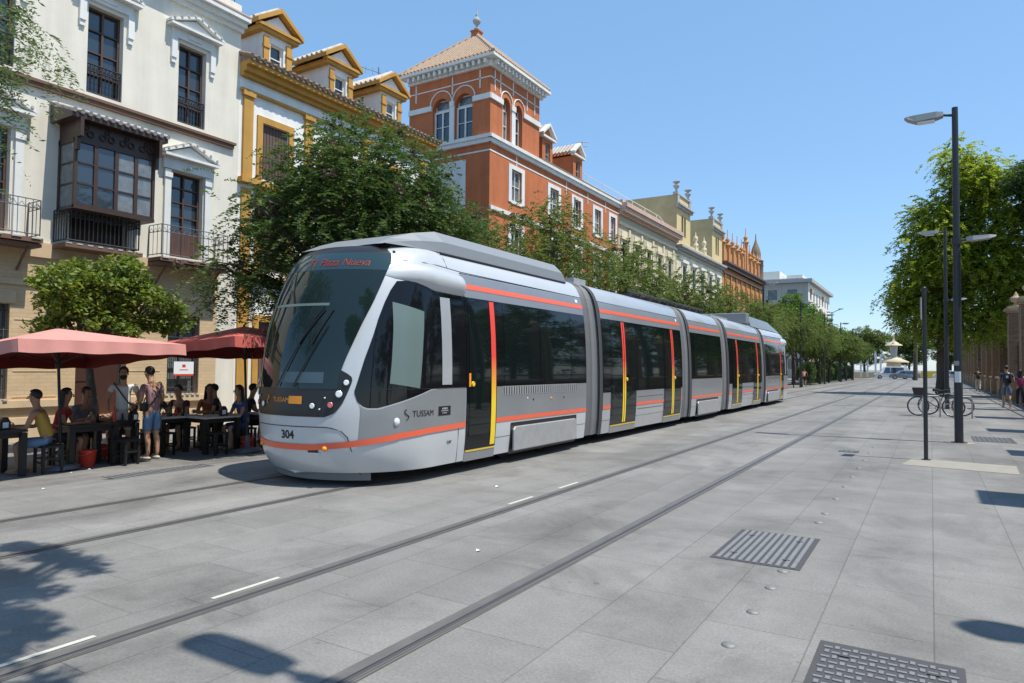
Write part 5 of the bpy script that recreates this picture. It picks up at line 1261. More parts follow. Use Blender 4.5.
for i,(x,y) in enumerate([(-10.6,66),(-10.5,69),(-10.6,76),(-10.4,82)]):
    m=MB(); z=gz(x); m.lathe((x,y,z),[(.05,0),(.05,.95),(.065,.97),(.065,1.05),(.02,1.1)],8)
    tag(m.build('bollard','iron',loc=(x,y,z)),'dark slim bollard '+['nearest behind the rear end of the tram','beside the cyclist','just beyond the cyclist','farthest beyond the cyclist'][i],'bollard','bollards along the left pavement')
# ================================================================= fence
GP='brick pillars of the garden fence'; GQ='iron fence panels between the brick pillars'
def pillar(x,y,H=5.0,label=None):
    t=thing('brick_pillar',label,'pillar',(x,y,0),0,GP)
    m=MB(); m.box(x-.36,x+.36,y-.40,y+.40,.95,H); m.build('shaft','fbrick',t)
    m=MB(); m.box(x-.48,x+.48,y-.52,y+.52,0,.95); m.box(x-.41,x+.41,y-.45,y+.45,.95,1.03)
    for s in (-1,1): m.box(x-.385,x+.385,y+s*.30-.05,y+s*.30+.05,1.03,H-.1)
    m.build('stone_base','fstone',t)
    m=MB(); m.box(x-.42,x+.42,y-.46,y+.46,H,H+.10); m.box(x-.52,x+.52,y-.56,y+.56,H+.10,H+.24); m.box(x-.40,x+.40,y-.44,y+.44,H+.24,H+.36); m.build('cap','fcap',t)
    m=MB(); m.lathe((x,y,H+.36),[(.2,0),(.2,.06),(.08,.12),(.09,.18),(.26,.36),(.28,.46),(.2,.52),(.12,.56),(.1,.66),(.05,.74),(.015,.82)],12); m.build('urn','fcap',t)
    return t
def panel(x,y0,y1):
    t=thing('iron_fence_panel','iron fence panel on a low brick wall','fence',(x,(y0+y1)/2,0),0,GQ)
    m=MB(); m.box(x-.22,x+.22,y0,y1,0,1.05); w_=m.build('low_wall','fbrick',t)
    m=MB(); m.box(x-.28,x+.28,y0,y1,1.05,1.17); m.build('coping','fstone',w_)
    m=MB(); n=int((y1-y0)/.15)
    for i in range(n+1):
        y=y0+(y1-y0)*i/n; m.tube((x,y,1.17),(x,y,3.0 if i%2 else 3.12),.011,n=4)
    for z in (1.35,2.1,2.85): m.box(x-.02,x+.02,y0,y1,z,z+.05)
    m.build('railing','iron',t); return t
P0=pillar(4.0,10.8,6.5,'brick gate pillar outside the right edge, seen only by its shadow')
t=thing('round_topped_post','stout round topped post outside the right edge, seen only by its shadow','post',(3.25,5.45,0)); m=MB(); m.lathe((3.25,5.45,0),[(.12,0),(.12,6.3),(.17,6.35),(.19,6.6),(.13,6.8),(.01,6.88)],12); m.build('shaft','pole',t)
pl=pillar(4.0,16.7,4.75,'brown brick pillar with stone urn, nearest of the row inside the right edge')
ords=['second','third','fourth','fifth','sixth','seventh','eighth','ninth','tenth','eleventh','twelfth','thirteenth','fourteenth','fifteenth','sixteenth','seventeenth','eighteenth','nineteenth','twentieth','twenty-first','twenty-second','twenty-third']
k=0; ys=[16.7+5.9*i for i in range(1,22)]
for i,y in enumerate(ys):
    dup(pl,(4.0,y,0),0,'%s brown brick pillar with stone urn counted from the camera'%ords[i])
y=10.8
allp=[10.8,16.7]+ys
for i,(p,q) in enumerate(zip(allp,allp[1:])):
    if i==0: pn=panel(4.0,p+.45,q-.45); tag(pn,'iron fence panel on a low brick wall, first in the row'); base=pn; c0=(p+q)/2
    else:
        d=dup(pn,(4.0,(p+q)/2,0),0,'iron fence panel on a low brick wall, %s from the camera'%(['','second','third','fourth','fifth','sixth','seventh','eighth','ninth','tenth','eleventh','twelfth','thirteenth','fourteenth','fifteenth','sixteenth','seventeenth','eighteenth','nineteenth','twentieth','twenty-first','twenty-second','twenty-third'][i]))
# ================================================================= parasols
Mt['parasol2'] = simple('deep_red_canvas', (.46,.10,.08), .9, var=.12, scale=3)
def parasol(loc,h,label,rot,cm='parasol'):
    x,y,z=0,0,0
    t=thing('parasol',label,'parasol',loc,rot,'faded red café parasols')
    base=Vector(loc)
    T=lambda p:Vector(p)+base
    hw=1.42; zr=h-.38
    def top(u,v):   # square canopy with slightly sagging panels
        a=2*u-1; b=2*v-1; r=max(abs(a),abs(b)); s=min(abs(a),abs(b))
        return T((a*hw,b*hw,zr+(h-zr)*(1-r)-.05*r*(1-r)*(1-s/max(r,.01))*2))
    m=MB(); m.grid(top,16,16); c=m.build('canopy',cm,t)
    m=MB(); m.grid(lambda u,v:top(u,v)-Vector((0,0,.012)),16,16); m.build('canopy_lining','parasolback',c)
    m=MB()
    for sx,sy in ((1,0),(-1,0),(0,1),(0,-1)):
        def val(u,v):
            q=2*u-1; p=(sx*hw,q*hw,zr) if sx else (q*hw,sy*hw,zr)
            o=.012*math.sin(u*34)*v; return T((p[0]+sx*o,p[1]+sy*o,zr-.20*v*(1+.06*math.sin(u*19))))
        m.grid(val,40,2)
    m.build('valance',cm,c)
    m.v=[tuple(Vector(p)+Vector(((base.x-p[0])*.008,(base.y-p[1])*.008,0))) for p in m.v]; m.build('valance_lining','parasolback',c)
    m=MB()
    for sx in (-1,1):
        for sy in (-1,1): m.tube(T((0,0,h-.06)),T((sx*hw*.98,sy*hw*.98,zr-.03)),.014,n=5); m.tube(T((0,0,h-.62)),T((sx*hw*.5,sy*hw*.5,zr+.16)),.012,n=5)
    for a,b in ((1,0),(-1,0),(0,1),(0,-1)): m.tube(T((0,0,h-.06)),T((a*hw*.98,b*hw*.98,zr-.03)),.012,n=5)
    m.build('ribs','darkwood',t)
    m=MB(); m.tube(T((0,0,.02)),T((0,0,h+.03)),.024,n=8); m.lathe(T((0,0,h-.7)),[(.05,0),(.05,.08)],8); m.build('pole','iron',t)
    m=MB(); m.lathe(T((0,0,0)),[(.28,0),(.28,.07),(.05,.1),(.05,.35)],14); m.build('base','greyiron',t)
    return t
p=parasol((-12.7,6.0,-.26),2.44,'faded red square parasol at the left edge over the tables',0)
p.rotation_euler=(0,R_(-5.5),R_(6))
p=parasol((-12.2,9.35,-.26),2.64,'deep red square parasol partly hidden by the tram nose',0,'parasol2')
p.rotation_euler=(0,R_(-4),R_(3))
# ================================================================= café furniture
def table(loc,lx,ly,label,topmat='blackfurn',rot=0):
    t=thing('cafe_table',label,'table',loc,0,'black wooden café tables'); x,y,z=loc
    m=MB(); m.box(x-lx,x+lx,y-ly,y+ly,z+.71,z+.745); m.build('table_top',topmat,t,bevel=.006)
    for sx in (-1,1):
        for sy in (-1,1):
            m=MB(); m.box(x+sx*(lx-.05)-.045,x+sx*(lx-.05)+.045,y+sy*(ly-.05)-.045,y+sy*(ly-.05)+.045,z,z+.70); m.build('leg','blackfurn',t)
    m=MB(); m.box(x-lx+.06,x+lx-.06,y-ly+.06,y+ly-.06,z+.62,z+.705); m.build('apron','blackfurn',t)
    t.rotation_euler=(0,0,rot); return t
G_=-.26
tables=[((-12.85,5.0,G_),'black café table at the left edge with a dark napkin holder','blackfurn',.38,.38),((-13.0,6.5,G_),'black café table under the parasol pole','blackfurn',.38,.42),((-13.35,7.1,G_),'black café table left of the standing man in white','blackfurn',.38,.40),((-13.5,8.55,G_),'black café table with bottles behind the man in the mauve shirt','tabletop',.35,.5),((-12.9,9.0,G_),'black café table with a pale top between the seated people','tabletop',.38,.42),((-12.9,10.4,G_),'pale topped black café table beside the tram nose','tabletop',.36,.38)]
TB=[table(p,lx,ly,l,tm) for p,l,tm,lx,ly in tables]
def stool(loc,label):
    t=thing('stool',label,'stool',loc,0,'low black wooden stools'); x,y,z=loc
    m=MB(); m.box(x-.17,x+.17,y-.17,y+.17,z+.42,z+.455); m.build('seat','blackfurn',t,bevel=.006)
    for sx in (-1,1):
        for sy in (-1,1):
            m=MB(); m.box(x+sx*.14-.02,x+sx*.14+.02,y+sy*.14-.02,y+sy*.14+.02,z,z+.42); m.build('leg','blackfurn',t)
    m=MB()
    for s in (-1,1): m.box(x-.12,x+.12,y+s*.14-.012,y+s*.14+.012,z+.16,z+.19); m.box(x+s*.14-.012,x+s*.14+.012,y-.12,y+.12,z+.22,z+.25)
    m.build('rungs','blackfurn',t); return t
S0=stool((-12.6,5.75,G_),'low black stool under the man in the yellow top')
sts=[((-13.25,6.15,G_),'low black stool under the woman in red'),((-12.75,7.05,G_),'empty low black stool at the feet of the man in white'),((-13.1,8.05,G_),'empty low black stool behind the sandals of the man in mauve'),((-13.9,9.05,G_),'low black stool under the man in the dark red shirt'),((-12.35,8.72,G_),'empty low black stool in front of the pale topped table'),((-13.6,9.75,G_),'low black stool under the person in the dark shirt'),((-12.75,9.72,G_),'low black stool under the woman in blue'),((-13.3,4.35,G_),'low black stool outside the left edge'),((-13.5,7.65,G_),'low black stool against the wall side of the long tables'),((-13.5,10.2,G_),'low black stool under the person by the tram'),((-13.75,6.75,G_),'low black stool under the man in grey'),((-14.0,8.35,G_),'low black stool under the woman in green'),((-13.6,4.75,G_),'low black stool under the man in off-white'),((-13.9,9.6,G_),'low black stool under the woman in orange'),((-12.45,6.95,G_),'empty low black stool beside the red bucket')]
for p,l in sts: dup(S0,p,random.Random(l).uniform(-.3,.3),l)
def bucket(loc,label):
    t=thing('bucket',label,'bucket',loc,0,'red plastic buckets'); 
    m=MB(); m.lathe(loc,[(.105,0),(.14,.27),(.15,.275),(.15,.29),(.13,.29),(.10,.02)],16); m.build('pail','redplastic',t)
    m=MB(); m.path([(loc[0]-.145,loc[1],loc[2]+.28),(loc[0]-.1,loc[1]-.1,loc[2]+.22),(loc[0],loc[1]-.15,loc[2]+.2),(loc[0]+.1,loc[1]-.1,loc[2]+.22),(loc[0]+.145,loc[1],loc[2]+.28)],.006,4); m.build('handle','metal',t); return t
bk=bucket((-12.75,6.45,G_),'red plastic bucket on the ground under the first parasol')
dup(bk,(-12.4,9.5,G_),.4,'red plastic bucket on the ground beside the tram nose')
dup(bk,(-13.4,7.0,G_),.8,'red bucket in the shade behind the table by the parasol pole')
def bottle(loc,label,col,h=.24):
    m=MB(); m.lathe((0,0,0),[(.03,0),(.033,.01),(.033,h*.6),(.012,h*.8),(.012,h),(.001,h)],8)
    o=m.build('bottle',col); o.location=loc; return tag(o,label,'bottle','bottles on the café tables')
if 'bglass' not in Mt: Mt['bglass']=simple('dark_bottle_glass',(.02,.03,.015),.1,spec=.8)
for i,(x,y,z,c,l) in enumerate([(-13.35,8.35,G_+.745,'bglass','dark bottle standing left on the pale table behind the man in mauve'),(-13.4,8.5,G_+.745,'redplastic','red sauce bottle on the pale table behind the man in mauve'),(-13.35,8.62,G_+.745,'bglass','dark bottle standing right on the pale table behind the man in mauve'),(-12.95,7.0,G_+.745,'redplastic','red sauce bottle on the black table beside the man in white')]): bottle((x,y,z),l,c,.26 if i!=1 else .2)
def holder(loc,label):
    t=thing('napkin_holder',label,'napkin holder',loc,0,'napkin holders on the café tables'); x,y,z=loc
    m=MB(); m.prism(lambda u,w,n:(x+n,y+u,z+w),[(-.07,0),(.07,0),(.075,.12),(.03,.2),(-.03,.2),(-.075,.12)],-.05,.05); m.build('case','blackplastic',t)
    m=MB(); m.box(x+.051,x+.056,y-.04,y+.04,z+.03,z+.12); m.build('napkins','paper',t); return t
h0=holder((-12.75,5.15,G_+.746),'dark napkin holder with white napkins on the leftmost table')
dup(h0,(-12.85,7.3,G_+.746),.3,'napkin holder on the table beside the man in white')
dup(h0,(-12.75,9.15,G_+.746),-.2,'napkin holder standing on the pale topped table')
t=thing('drinking_glass','small pale glass on the leftmost café table','glass',(-12.75,4.9,G_+.746)); m=MB(); m.lathe((-12.75,4.9,G_+.746),[(.03,0),(.036,.11),(.034,.11),(.028,.01)],10); m.build('tumbler','lens',t)
t=thing('info_post','slim pale panel on a post topped with a yellow square by the tram','sign',(-13.2,11.55,G_))
m=MB(); m.tube((-13.2,11.55,G_),(-13.2,11.55,1.5),.03,n=6); m.build('post','greyiron',t)
m=MB(); m.box(-13.19,-13.16,11.38,11.72,.35,1.25); m.build('panel','greystone',t); m=MB(); m.box(-13.19,-13.155,11.38,11.72,1.26,1.55); m.build('yellow_square','yellowp',t)

# ================================================================= people
def skinmesh(verts,edges,rad,root=0,sub=1):
    me=bpy.data.meshes.new('figure'); me.from_pydata(verts,edges,[]); o=bpy.data.objects.new('figure',me); COL.objects.link(o)
    md=o.modifiers.new('skin','SKIN'); md.use_smooth_shade=True; md.branch_smoothing=.6
    if not me.skin_vertices: 
        bm=bmesh.new(); bm.from_mesh(me); bm.verts.layers.skin.verify(); bm.to_mesh(me); bm.free()
    sv=me.skin_vertices[0].data
    for i,r in enumerate(rad):
        r=r if hasattr(r,'__len__') else (r,r); sv[i].radius=r; sv[i].use_root=(i==root)
    if sub: s=o.modifiers.new('s','SUBSURF'); s.levels=sub; s.render_levels=sub
    bpy.context.view_layer.update()
    m2=bpy.data.meshes.new_from_object(o.evaluated_get(bpy.context.evaluated_depsgraph_get())); bpy.data.objects.remove(o)
    for p in m2.polygons: p.use_smooth=True
    return m2
def attach(me,name,mat,parent):
    me.name=name; me.materials.clear(); me.materials.append(Mt[mat] if isinstance(mat,str) else mat)
    for p in me.polygons: p.material_index=0
    o=bpy.data.objects.new(name,me); COL.objects.link(o); o.parent=parent; return o
def person(label,loc,rot=0,pose='stand',skin=(.42,.24,.15),hair='dark_hair',shirt=('grey_cloth',(.3,.3,.3)),pants=('blue_cloth',(.1,.15,.3)),shorts=True,shoes=('sandal',(.2,.15,.1)),H=1.74,arms=None,long_hair=False,beard=False,sleeveless=False,female=False,headpitch=0,bag=None,name='person',legs=None,lean=0,group=None,sleeve=.55,detail=True):
    t=thing(name,label,'person',loc,rot,group); k=H/1.74
    sk='skin_%d'%int(skin[0]*100)
    if sk not in Mt: Mt[sk]=simple(sk,skin,.55)
    Mt.setdefault('dark_hair',simple('dark_hair',(.012,.009,.007),.6))
    cloth(*shirt); cloth(*pants); cloth(*shoes)
    J={}
    sh=.185 if not female else .165
    if pose=='sit':
        J['pel']=(0,0,.53); J['waist']=(0,.03+lean*.3,.70); J['chest']=(0,.05+lean*.7,.92); J['neck']=(0,.08+lean,1.09)
        L={'hip':(.09,.03,.51),'knee':(.13,.44,.49),'ank':(.14,.38,.09),'toe':(.15,.56,.04)}
        sz=1.02; sy=.06+lean*.9
    else:
        J['pel']=(0,0,.94); J['waist']=(0,-.01+lean*.3,1.08); J['chest']=(0,lean*.7,1.30); J['neck']=(0,lean+.01,1.47)
        L={'hip':(.09,0,.91),'knee':(.10,.03,.50),'ank':(.105,-.02,.09),'toe':(.12,.14,.04)}
        sz=1.41; sy=lean*.85
    nz=J['neck'][2]; ny=J['neck'][1]; hp=headpitch
    head=[(0,ny+.01+hp*.03,nz+.07),(0,ny+.03+hp*.07,nz+.14),(0,ny+.025+hp*.10,nz+.21),(0,ny+.01+hp*.11,nz+.255)]
    V=[];E=[];Rr=[]
    def add(p,r,par=None):
        V.append(tuple(k*c for c in p)); Rr.append(tuple(k*c for c in r) if hasattr(r,'__len__') else k*r)
        if par is not None: E.append((par,len(V)-1))
        return len(V)-1
    w_=1 if not female else .9
    pel=add(J['pel'],(.14*w_,.11)); wa=add(J['waist'],(.125*w_,.095),pel); ch=add(J['chest'],(.15*w_,.11),wa); nk=add(J['neck'],.055,ch)
    h1=add(head[0],(.058,.065),nk); h2=add(head[1],(.075,.092),h1); h3=add(head[2],(.077,.094),h2); h4=add(head[3],(.05,.062),h3)
    for s in (-1,1):
        lg=dict(L)
        if legs: lg.update(legs[0 if s<0 else 1])
        g=lambda q:(s*lg[q][0],lg[q][1],lg[q][2])
        a=add(g('hip'),.085,pel); b=add(tuple((g('hip')[i]+g('knee')[i])/2 for i in range(3)),.075,a); c=add(g('knee'),.055,b)
        cf=add(tuple(g('knee')[i]*.62+g('ank')[i]*.38+(0,-.015,0)[i] for i in range(3)),.054,c); d=add(g('ank'),.036,cf); e=add(g('toe'),(.042,.028),d)
        A=(arms or {}).get(s) or ({'el':(.24,sy-.03,sz-.29),'wr':(.25,sy+.08,sz-.53)} if pose!='sit' else {'el':(.24,sy+.10,sz-.27),'wr':(.12,sy+.34,sz-.25)})
        S_=add((s*sh,sy,sz),.058,ch); el=A['el']; wr=A['wr']
        m1=add((s*(sh+el[0])/2+s*.01,(sy+el[1])/2,(sz+el[2])/2),.046,S_); e_=add((s*el[0],el[1],el[2]),.038,m1); f_=add((s*(el[0]*.6+wr[0]*.4),el[1]*.6+wr[1]*.4,el[2]*.6+wr[2]*.4),.036,e_); w2=add((s*wr[0],wr[1],wr[2]),.025,f_)
        d=(Vector(wr)-Vector(el)); d.x*=1; d.normalize(); d=Vector((s*d.x,d.y,d.z)); wv=Vector((s*wr[0],wr[1],wr[2]))
        palm=add(wv+d*.06,(.036,.020),w2)
        if detail:
            perp=d.cross(Vector((s,0,0)) if abs(d.x)<.7 else Vector((0,0,1))).normalized(); curl=d.cross(perp).normalized()
            for q,(o_,ln) in enumerate(((-.030,.062),(-.010,.072),(.010,.068),(.030,.054))):
                f1=add(wv+d*.095+perp*o_,.010,palm); f2=add(wv+d*(.095+ln*.55)+perp*o_*1.15+curl*.012*s,.0085,f1); add(wv+d*(.095+ln)+perp*o_*1.1+curl*.032*s,.007,f2)
            th=add(wv+d*.045+perp*-.042,.011,palm); add(wv+d*.085+perp*-.058+curl*.015*s,.009,th)
    nose=None
    body=attach(skinmesh(V,E,Rr,0),'body',sk,t)
    # nose, ears join the head
    m=MB(); hy=head[1][1]; hz=head[1][2]
    m.add([(k*p[0],k*p[1],k*p[2]) for p in ((-.014,hy+.085,hz-.01),(.014,hy+.085,hz-.01),(0,hy+.09,hz+.05),(0,hy+.122,hz-.002))],[(0,1,3),(1,2,3),(2,0,3)])
    for s in (-1,1): m.ball((k*s*.080,k*(hy-.002),k*(hz+.02)),k*.026,6,sc=(.4,.8,1.15))
    m.v=[tuple(Vector(p)+Vector(loc)) for p in m.v]; fc=m.build('face',sk,body)
    m=MB(); 
    for s in (-1,1): m.ball((k*s*.032,k*(hy+.082),k*(hz+.035)),k*.010,6)
    m.ball((0,k*(hy+.088),k*(hz-.035)),k*.014,6,sc=(1.5,.4,.3)); m.v=[tuple(Vector(p)+Vector(loc)) for p in m.v]; m.build('eyes_and_mouth',hair,fc)
    # hair cap
    hs=[((0,hy-.018,hz+.075),(.086,.104,.095))]
    m=MB(); m.ball((0,0,0),1,10); 
    vv=[]
    for p in m.v:
        x,y,z=p; q=Vector((x*.087,y*.106,z*.10)); 
        if y>.35 and z<.55: q.y=min(q.y,.04)
        if z<-.25: q.z=max(q.z,-.03 if y>0 else -.075)
        vv.append(tuple((Vector((0,hy-.012,hz+.065))+q)*k+Vector(loc)))
    m.v=vv; m.build('hair',hair,t)
    if long_hair:
        m=MB(); m.grid(lambda u,v:(Vector(((.10+.03*v)*math.cos(math.pi*(1.0+u)),-.02+hy+(.10+.02*v)*math.sin(math.pi*(1.0+u)),hz+.10-.34*v))*k+Vector(loc)),10,6); m.build('long_hair',hair,t)
    if beard:
        m=MB(); m.ball((0,0,0),1,8); m.v=[tuple((Vector((x*.066,y*.062,z*.052))+Vector((0,hy+.035,hz-.045)))*k+Vector(loc)) for x,y,z in m.v]; m.build('beard',hair,t)
    # shirt
    V=[];E=[];Rr=[]
    p0=J['pel']; bt=add((p0[0],p0[1],p0[2]-(.09 if pose!='sit' else -.02)),(.160*w_,.132)); wa=add(J['waist'],(.156*w_,.128),bt); ch=add(J['chest'],(.165*w_,.125),wa); nk=add((J['neck'][0],J['neck'][1],J['neck'][2]-.045),.066,ch)
    for s in (-1,1):
        A=(arms or {}).get(s) or ({'el':(.24,sy-.03,sz-.29),'wr':(.25,sy+.08,sz-.53)} if pose!='sit' else {'el':(.24,sy+.10,sz-.27),'wr':(.12,sy+.34,sz-.25)})
        a=add((s*sh,sy,sz),.068 if not sleeveless else .05,ch); el=A['el']
        if not sleeveless: add((s*(sh*(1-sleeve)+el[0]*sleeve),sy*(1-sleeve)+el[1]*sleeve,sz*(1-sleeve)+el[2]*sleeve),.060,a)
    attach(skinmesh(V,E,Rr,0),'shirt',shirt[0],t)
    V=[];E=[];Rr=[]
    pe=add(J['pel'],(.138*w_,.112)); add(tuple(J['pel'][i]*.4+J['waist'][i]*.6 for i in range(3)),(.13*w_,.10),pe)
    for s in (-1,1):
        lg=dict(L)
        if legs: lg.update(legs[0 if s<0 else 1])
        g=lambda q:(s*lg[q][0],lg[q][1],lg[q][2]); a=add(g('hip'),.092,pe); b=add(tuple((g('hip')[i]+g('knee')[i])/2 for i in range(3)),.090,a); c=add(tuple(g('knee')[i]*.94+g('hip')[i]*.06 for i in range(3)),.080,b)
        if not shorts: d=add(tuple(g('knee')[i]*.5+g('ank')[i]*.5 for i in range(3)),.068,c); add((g('ank')[0],g('ank')[1],g('ank')[2]+.02),.052,d)
    attach(skinmesh(V,E,Rr,0),'shorts' if shorts else 'trousers',pants[0],t)
    for s in (-1,1):
        lg=dict(L)
        if legs: lg.update(legs[0 if s<0 else 1])
        g=lambda q:Vector((s*lg[q][0],lg[q][1],lg[q][2])); d=(g('toe')-g('ank')); d.z=0; d.normalize(); c=g('ank')+d*.06; c.z=g('toe').z-.01
        m=MB(); m.ball((0,0,0),1,8); q=Vector((0,1,0)).rotation_difference(d)
        m.v=[tuple((c+q@Vector((x*.048,y*.135,max(z,-.7)*.038)))*k+Vector(loc)) for x,y,z in m.v]; m.build('shoe',shoes[0],t)
    if bag=='strap':
        m=MB(); pts=[]
        for i in range(17):
            a=2*math.pi*i/16; pts.append(Vector((.165*math.cos(a),.0+lean*.5+.135*math.sin(a),1.22+.24*math.cos(a)))*k+Vector(loc))
        m.path(pts,.012,5); m.build('bag_strap','blackplastic',t)
        m=MB(); m.box(-.25*k+loc[0],-.16*k+loc[0],-.08+loc[1],.07+loc[1],.92*k+loc[2],1.07*k+loc[2]); m.build('shoulder_bag','blackplastic',t,bevel=.02)
    if bag=='pack':
        m=MB(); m.ball((0,0,0),1,10); m.v=[tuple(Vector((max(-.8,min(.8,x))*.19,-.19+max(-.8,min(.8,y))*.12,1.24+max(-.85,min(.85,z))*.27))*k+Vector(loc)) for x,y,z in m.v]; pk=m.build('backpack','blackplastic',t)
        m=MB(); m.box(loc[0]-.05,loc[0]+.03,loc[1]-.31*k,loc[1]-.29*k,loc[2]+1.24*k,loc[2]+1.34*k); m.build('backpack_patch','paper',pk)
    return t
# directions: rot turns a figure that faces +y
person('man in a white t-shirt and pale shorts with a strap across his chest, standing',(-13.3,7.35,G_),R_(235),'stand',shirt=('white_cotton',(.62,.62,.60)),pants=('pale_cotton',(.50,.46,.38)),beard=True,bag='strap',arms={-1:{'el':(.27,-.02,1.12),'wr':(.20,.20,1.04)},1:{'el':(.25,.02,1.13),'wr':(.22,.22,1.02)}},H=1.74)
person('man in a mauve shirt and denim shorts standing with his back to the street',(-12.75,7.62,G_),R_(100),'stand',shirt=('mauve_cotton',(.26,.15,.17)),pants=('denim',(.13,.22,.36)),bag='strap',headpitch=.5,lean=.05,arms={-1:{'el':(.24,.03,1.12),'wr':(.17,.26,1.03)},1:{'el':(.25,.04,1.12),'wr':(.20,.26,1.02)}},H=1.75,shoes=('pale_sandal',(.45,.40,.34)))
sitk=dict(pose='sit')
person('seated man in a sleeveless yellow top and denim shorts at the leftmost table',(-12.6,5.75,G_),R_(140),'sit',shirt=('mustard_cotton',(.42,.26,.05)),pants=('denim',(.13,.22,.36)),sleeveless=True,lean=.12,skin=(.35,.17,.10))
person('seated woman in a red top with dark hair at the table under the parasol pole',(-13.25,6.15,G_),R_(-40),'sit',shirt=('red_cotton',(.40,.03,.03)),pants=('dark_cotton',(.03,.03,.04)),female=True,long_hair=True,lean=.05,skin=(.35,.17,.10))
person('seated man in a dark red shirt leaning on the pale topped table',(-13.9,9.05,G_),R_(200),'sit',shirt=('maroon_cotton',(.11,.02,.02)),pants=('dark_cotton',(.03,.03,.04)),lean=.16)
person('seated person in a dark shirt at the far side of the pale topped table',(-13.6,9.75,G_),R_(150),'sit',shirt=('charcoal_cotton',(.03,.03,.035)),pants=('dark_cotton',(.03,.03,.04)),lean=.1)
person('seated woman in a blue top seen from behind near the tram nose',(-12.75,9.72,G_),R_(170),'sit',shirt=('blue_cotton',(.04,.08,.30)),pants=('navy_cotton',(.03,.05,.14)),female=True,long_hair=True,lean=.08)
person('seated person in dark clothes at the table beside the tram nose',(-13.5,10.2,G_),R_(-30),'sit',shirt=('charcoal_cotton',(.03,.03,.035)),pants=('dark_cotton',(.03,.03,.04)),lean=.12)
person('seated person in a dark top on the wall side of the long tables',(-13.5,7.65,G_),R_(110),'sit',shirt=('charcoal_cotton',(.03,.03,.035)),pants=('dark_cotton',(.03,.03,.04)),lean=.1)
person('seated man in a grey shirt facing the street at the table under the parasol pole',(-13.75,6.75,G_),R_(-80),'sit',shirt=('grey_tee',(.16,.16,.17)),pants=('dark_cotton',(.03,.03,.04)),lean=.12,skin=(.35,.17,.10),arms={-1:{'el':(.24,.22,.74),'wr':(.10,.40,.88)},1:{'el':(.24,.2,.74),'wr':(.16,.42,.80)}})
person('seated woman in a dark green top right of the men standing at the tables',(-14.0,8.35,G_),R_(-100),'sit',shirt=('bottle_green_top',(.02,.07,.05)),pants=('dark_cotton',(.03,.03,.04)),female=True,long_hair=True,lean=.08,skin=(.35,.17,.10))
person('seated man in a white top at the left edge beyond the first table',(-13.6,4.75,G_),R_(-60),'sit',shirt=('off_white_top',(.45,.43,.40)),pants=('dark_cotton',(.03,.03,.04)),lean=.14,skin=(.35,.17,.10))
person('seated woman in an orange top behind the pale topped table',(-13.9,9.6,G_),R_(-120),'sit',shirt=('orange_top',(.35,.10,.03)),pants=('dark_cotton',(.03,.03,.04)),female=True,long_hair=True,lean=.1,skin=(.35,.17,.10))
walk=[{'knee':(.10,.12,.50),'ank':(.10,.10,.10),'toe':(.11,.27,.05)},{'knee':(.10,-.02,.50),'ank':(.10,-.20,.14),'toe':(.11,-.05,.04)}]
person('man in a navy t-shirt and shorts walking away with a black backpack',(2.75,36.0,0),R_(2),'stand',shirt=('navy_tee',(.05,.08,.20)),pants=('slate_shorts',(.12,.16,.24)),bag='pack',legs=walk,H=1.80,shoes=('tan_shoe',(.35,.22,.15)))
person('woman in a magenta top walking at the right edge',(3.35,37.5,0),R_(0),'stand',shirt=('magenta_top',(.30,.03,.12)),pants=('dark_cotton',(.03,.03,.04)),shorts=False,legs=walk,H=1.62,female=True,long_hair=True,detail=False)
person('distant walker in a dark top and pale trousers beside the fence',(3.0,62,0),R_(0),'stand',shirt=('charcoal_cotton',(.03,.03,.035)),pants=('pale_cotton',(.50,.46,.38)),shorts=False,legs=walk,H=1.76,detail=False)
person('distant dark clothed walker at the end of the left pavement',(-11.3,118,gz(-11)),R_(0),'stand',shirt=('charcoal_cotton',(.03,.03,.035)),pants=('dark_cotton',(.03,.03,.04)),shorts=False,legs=walk,H=1.76,detail=False)

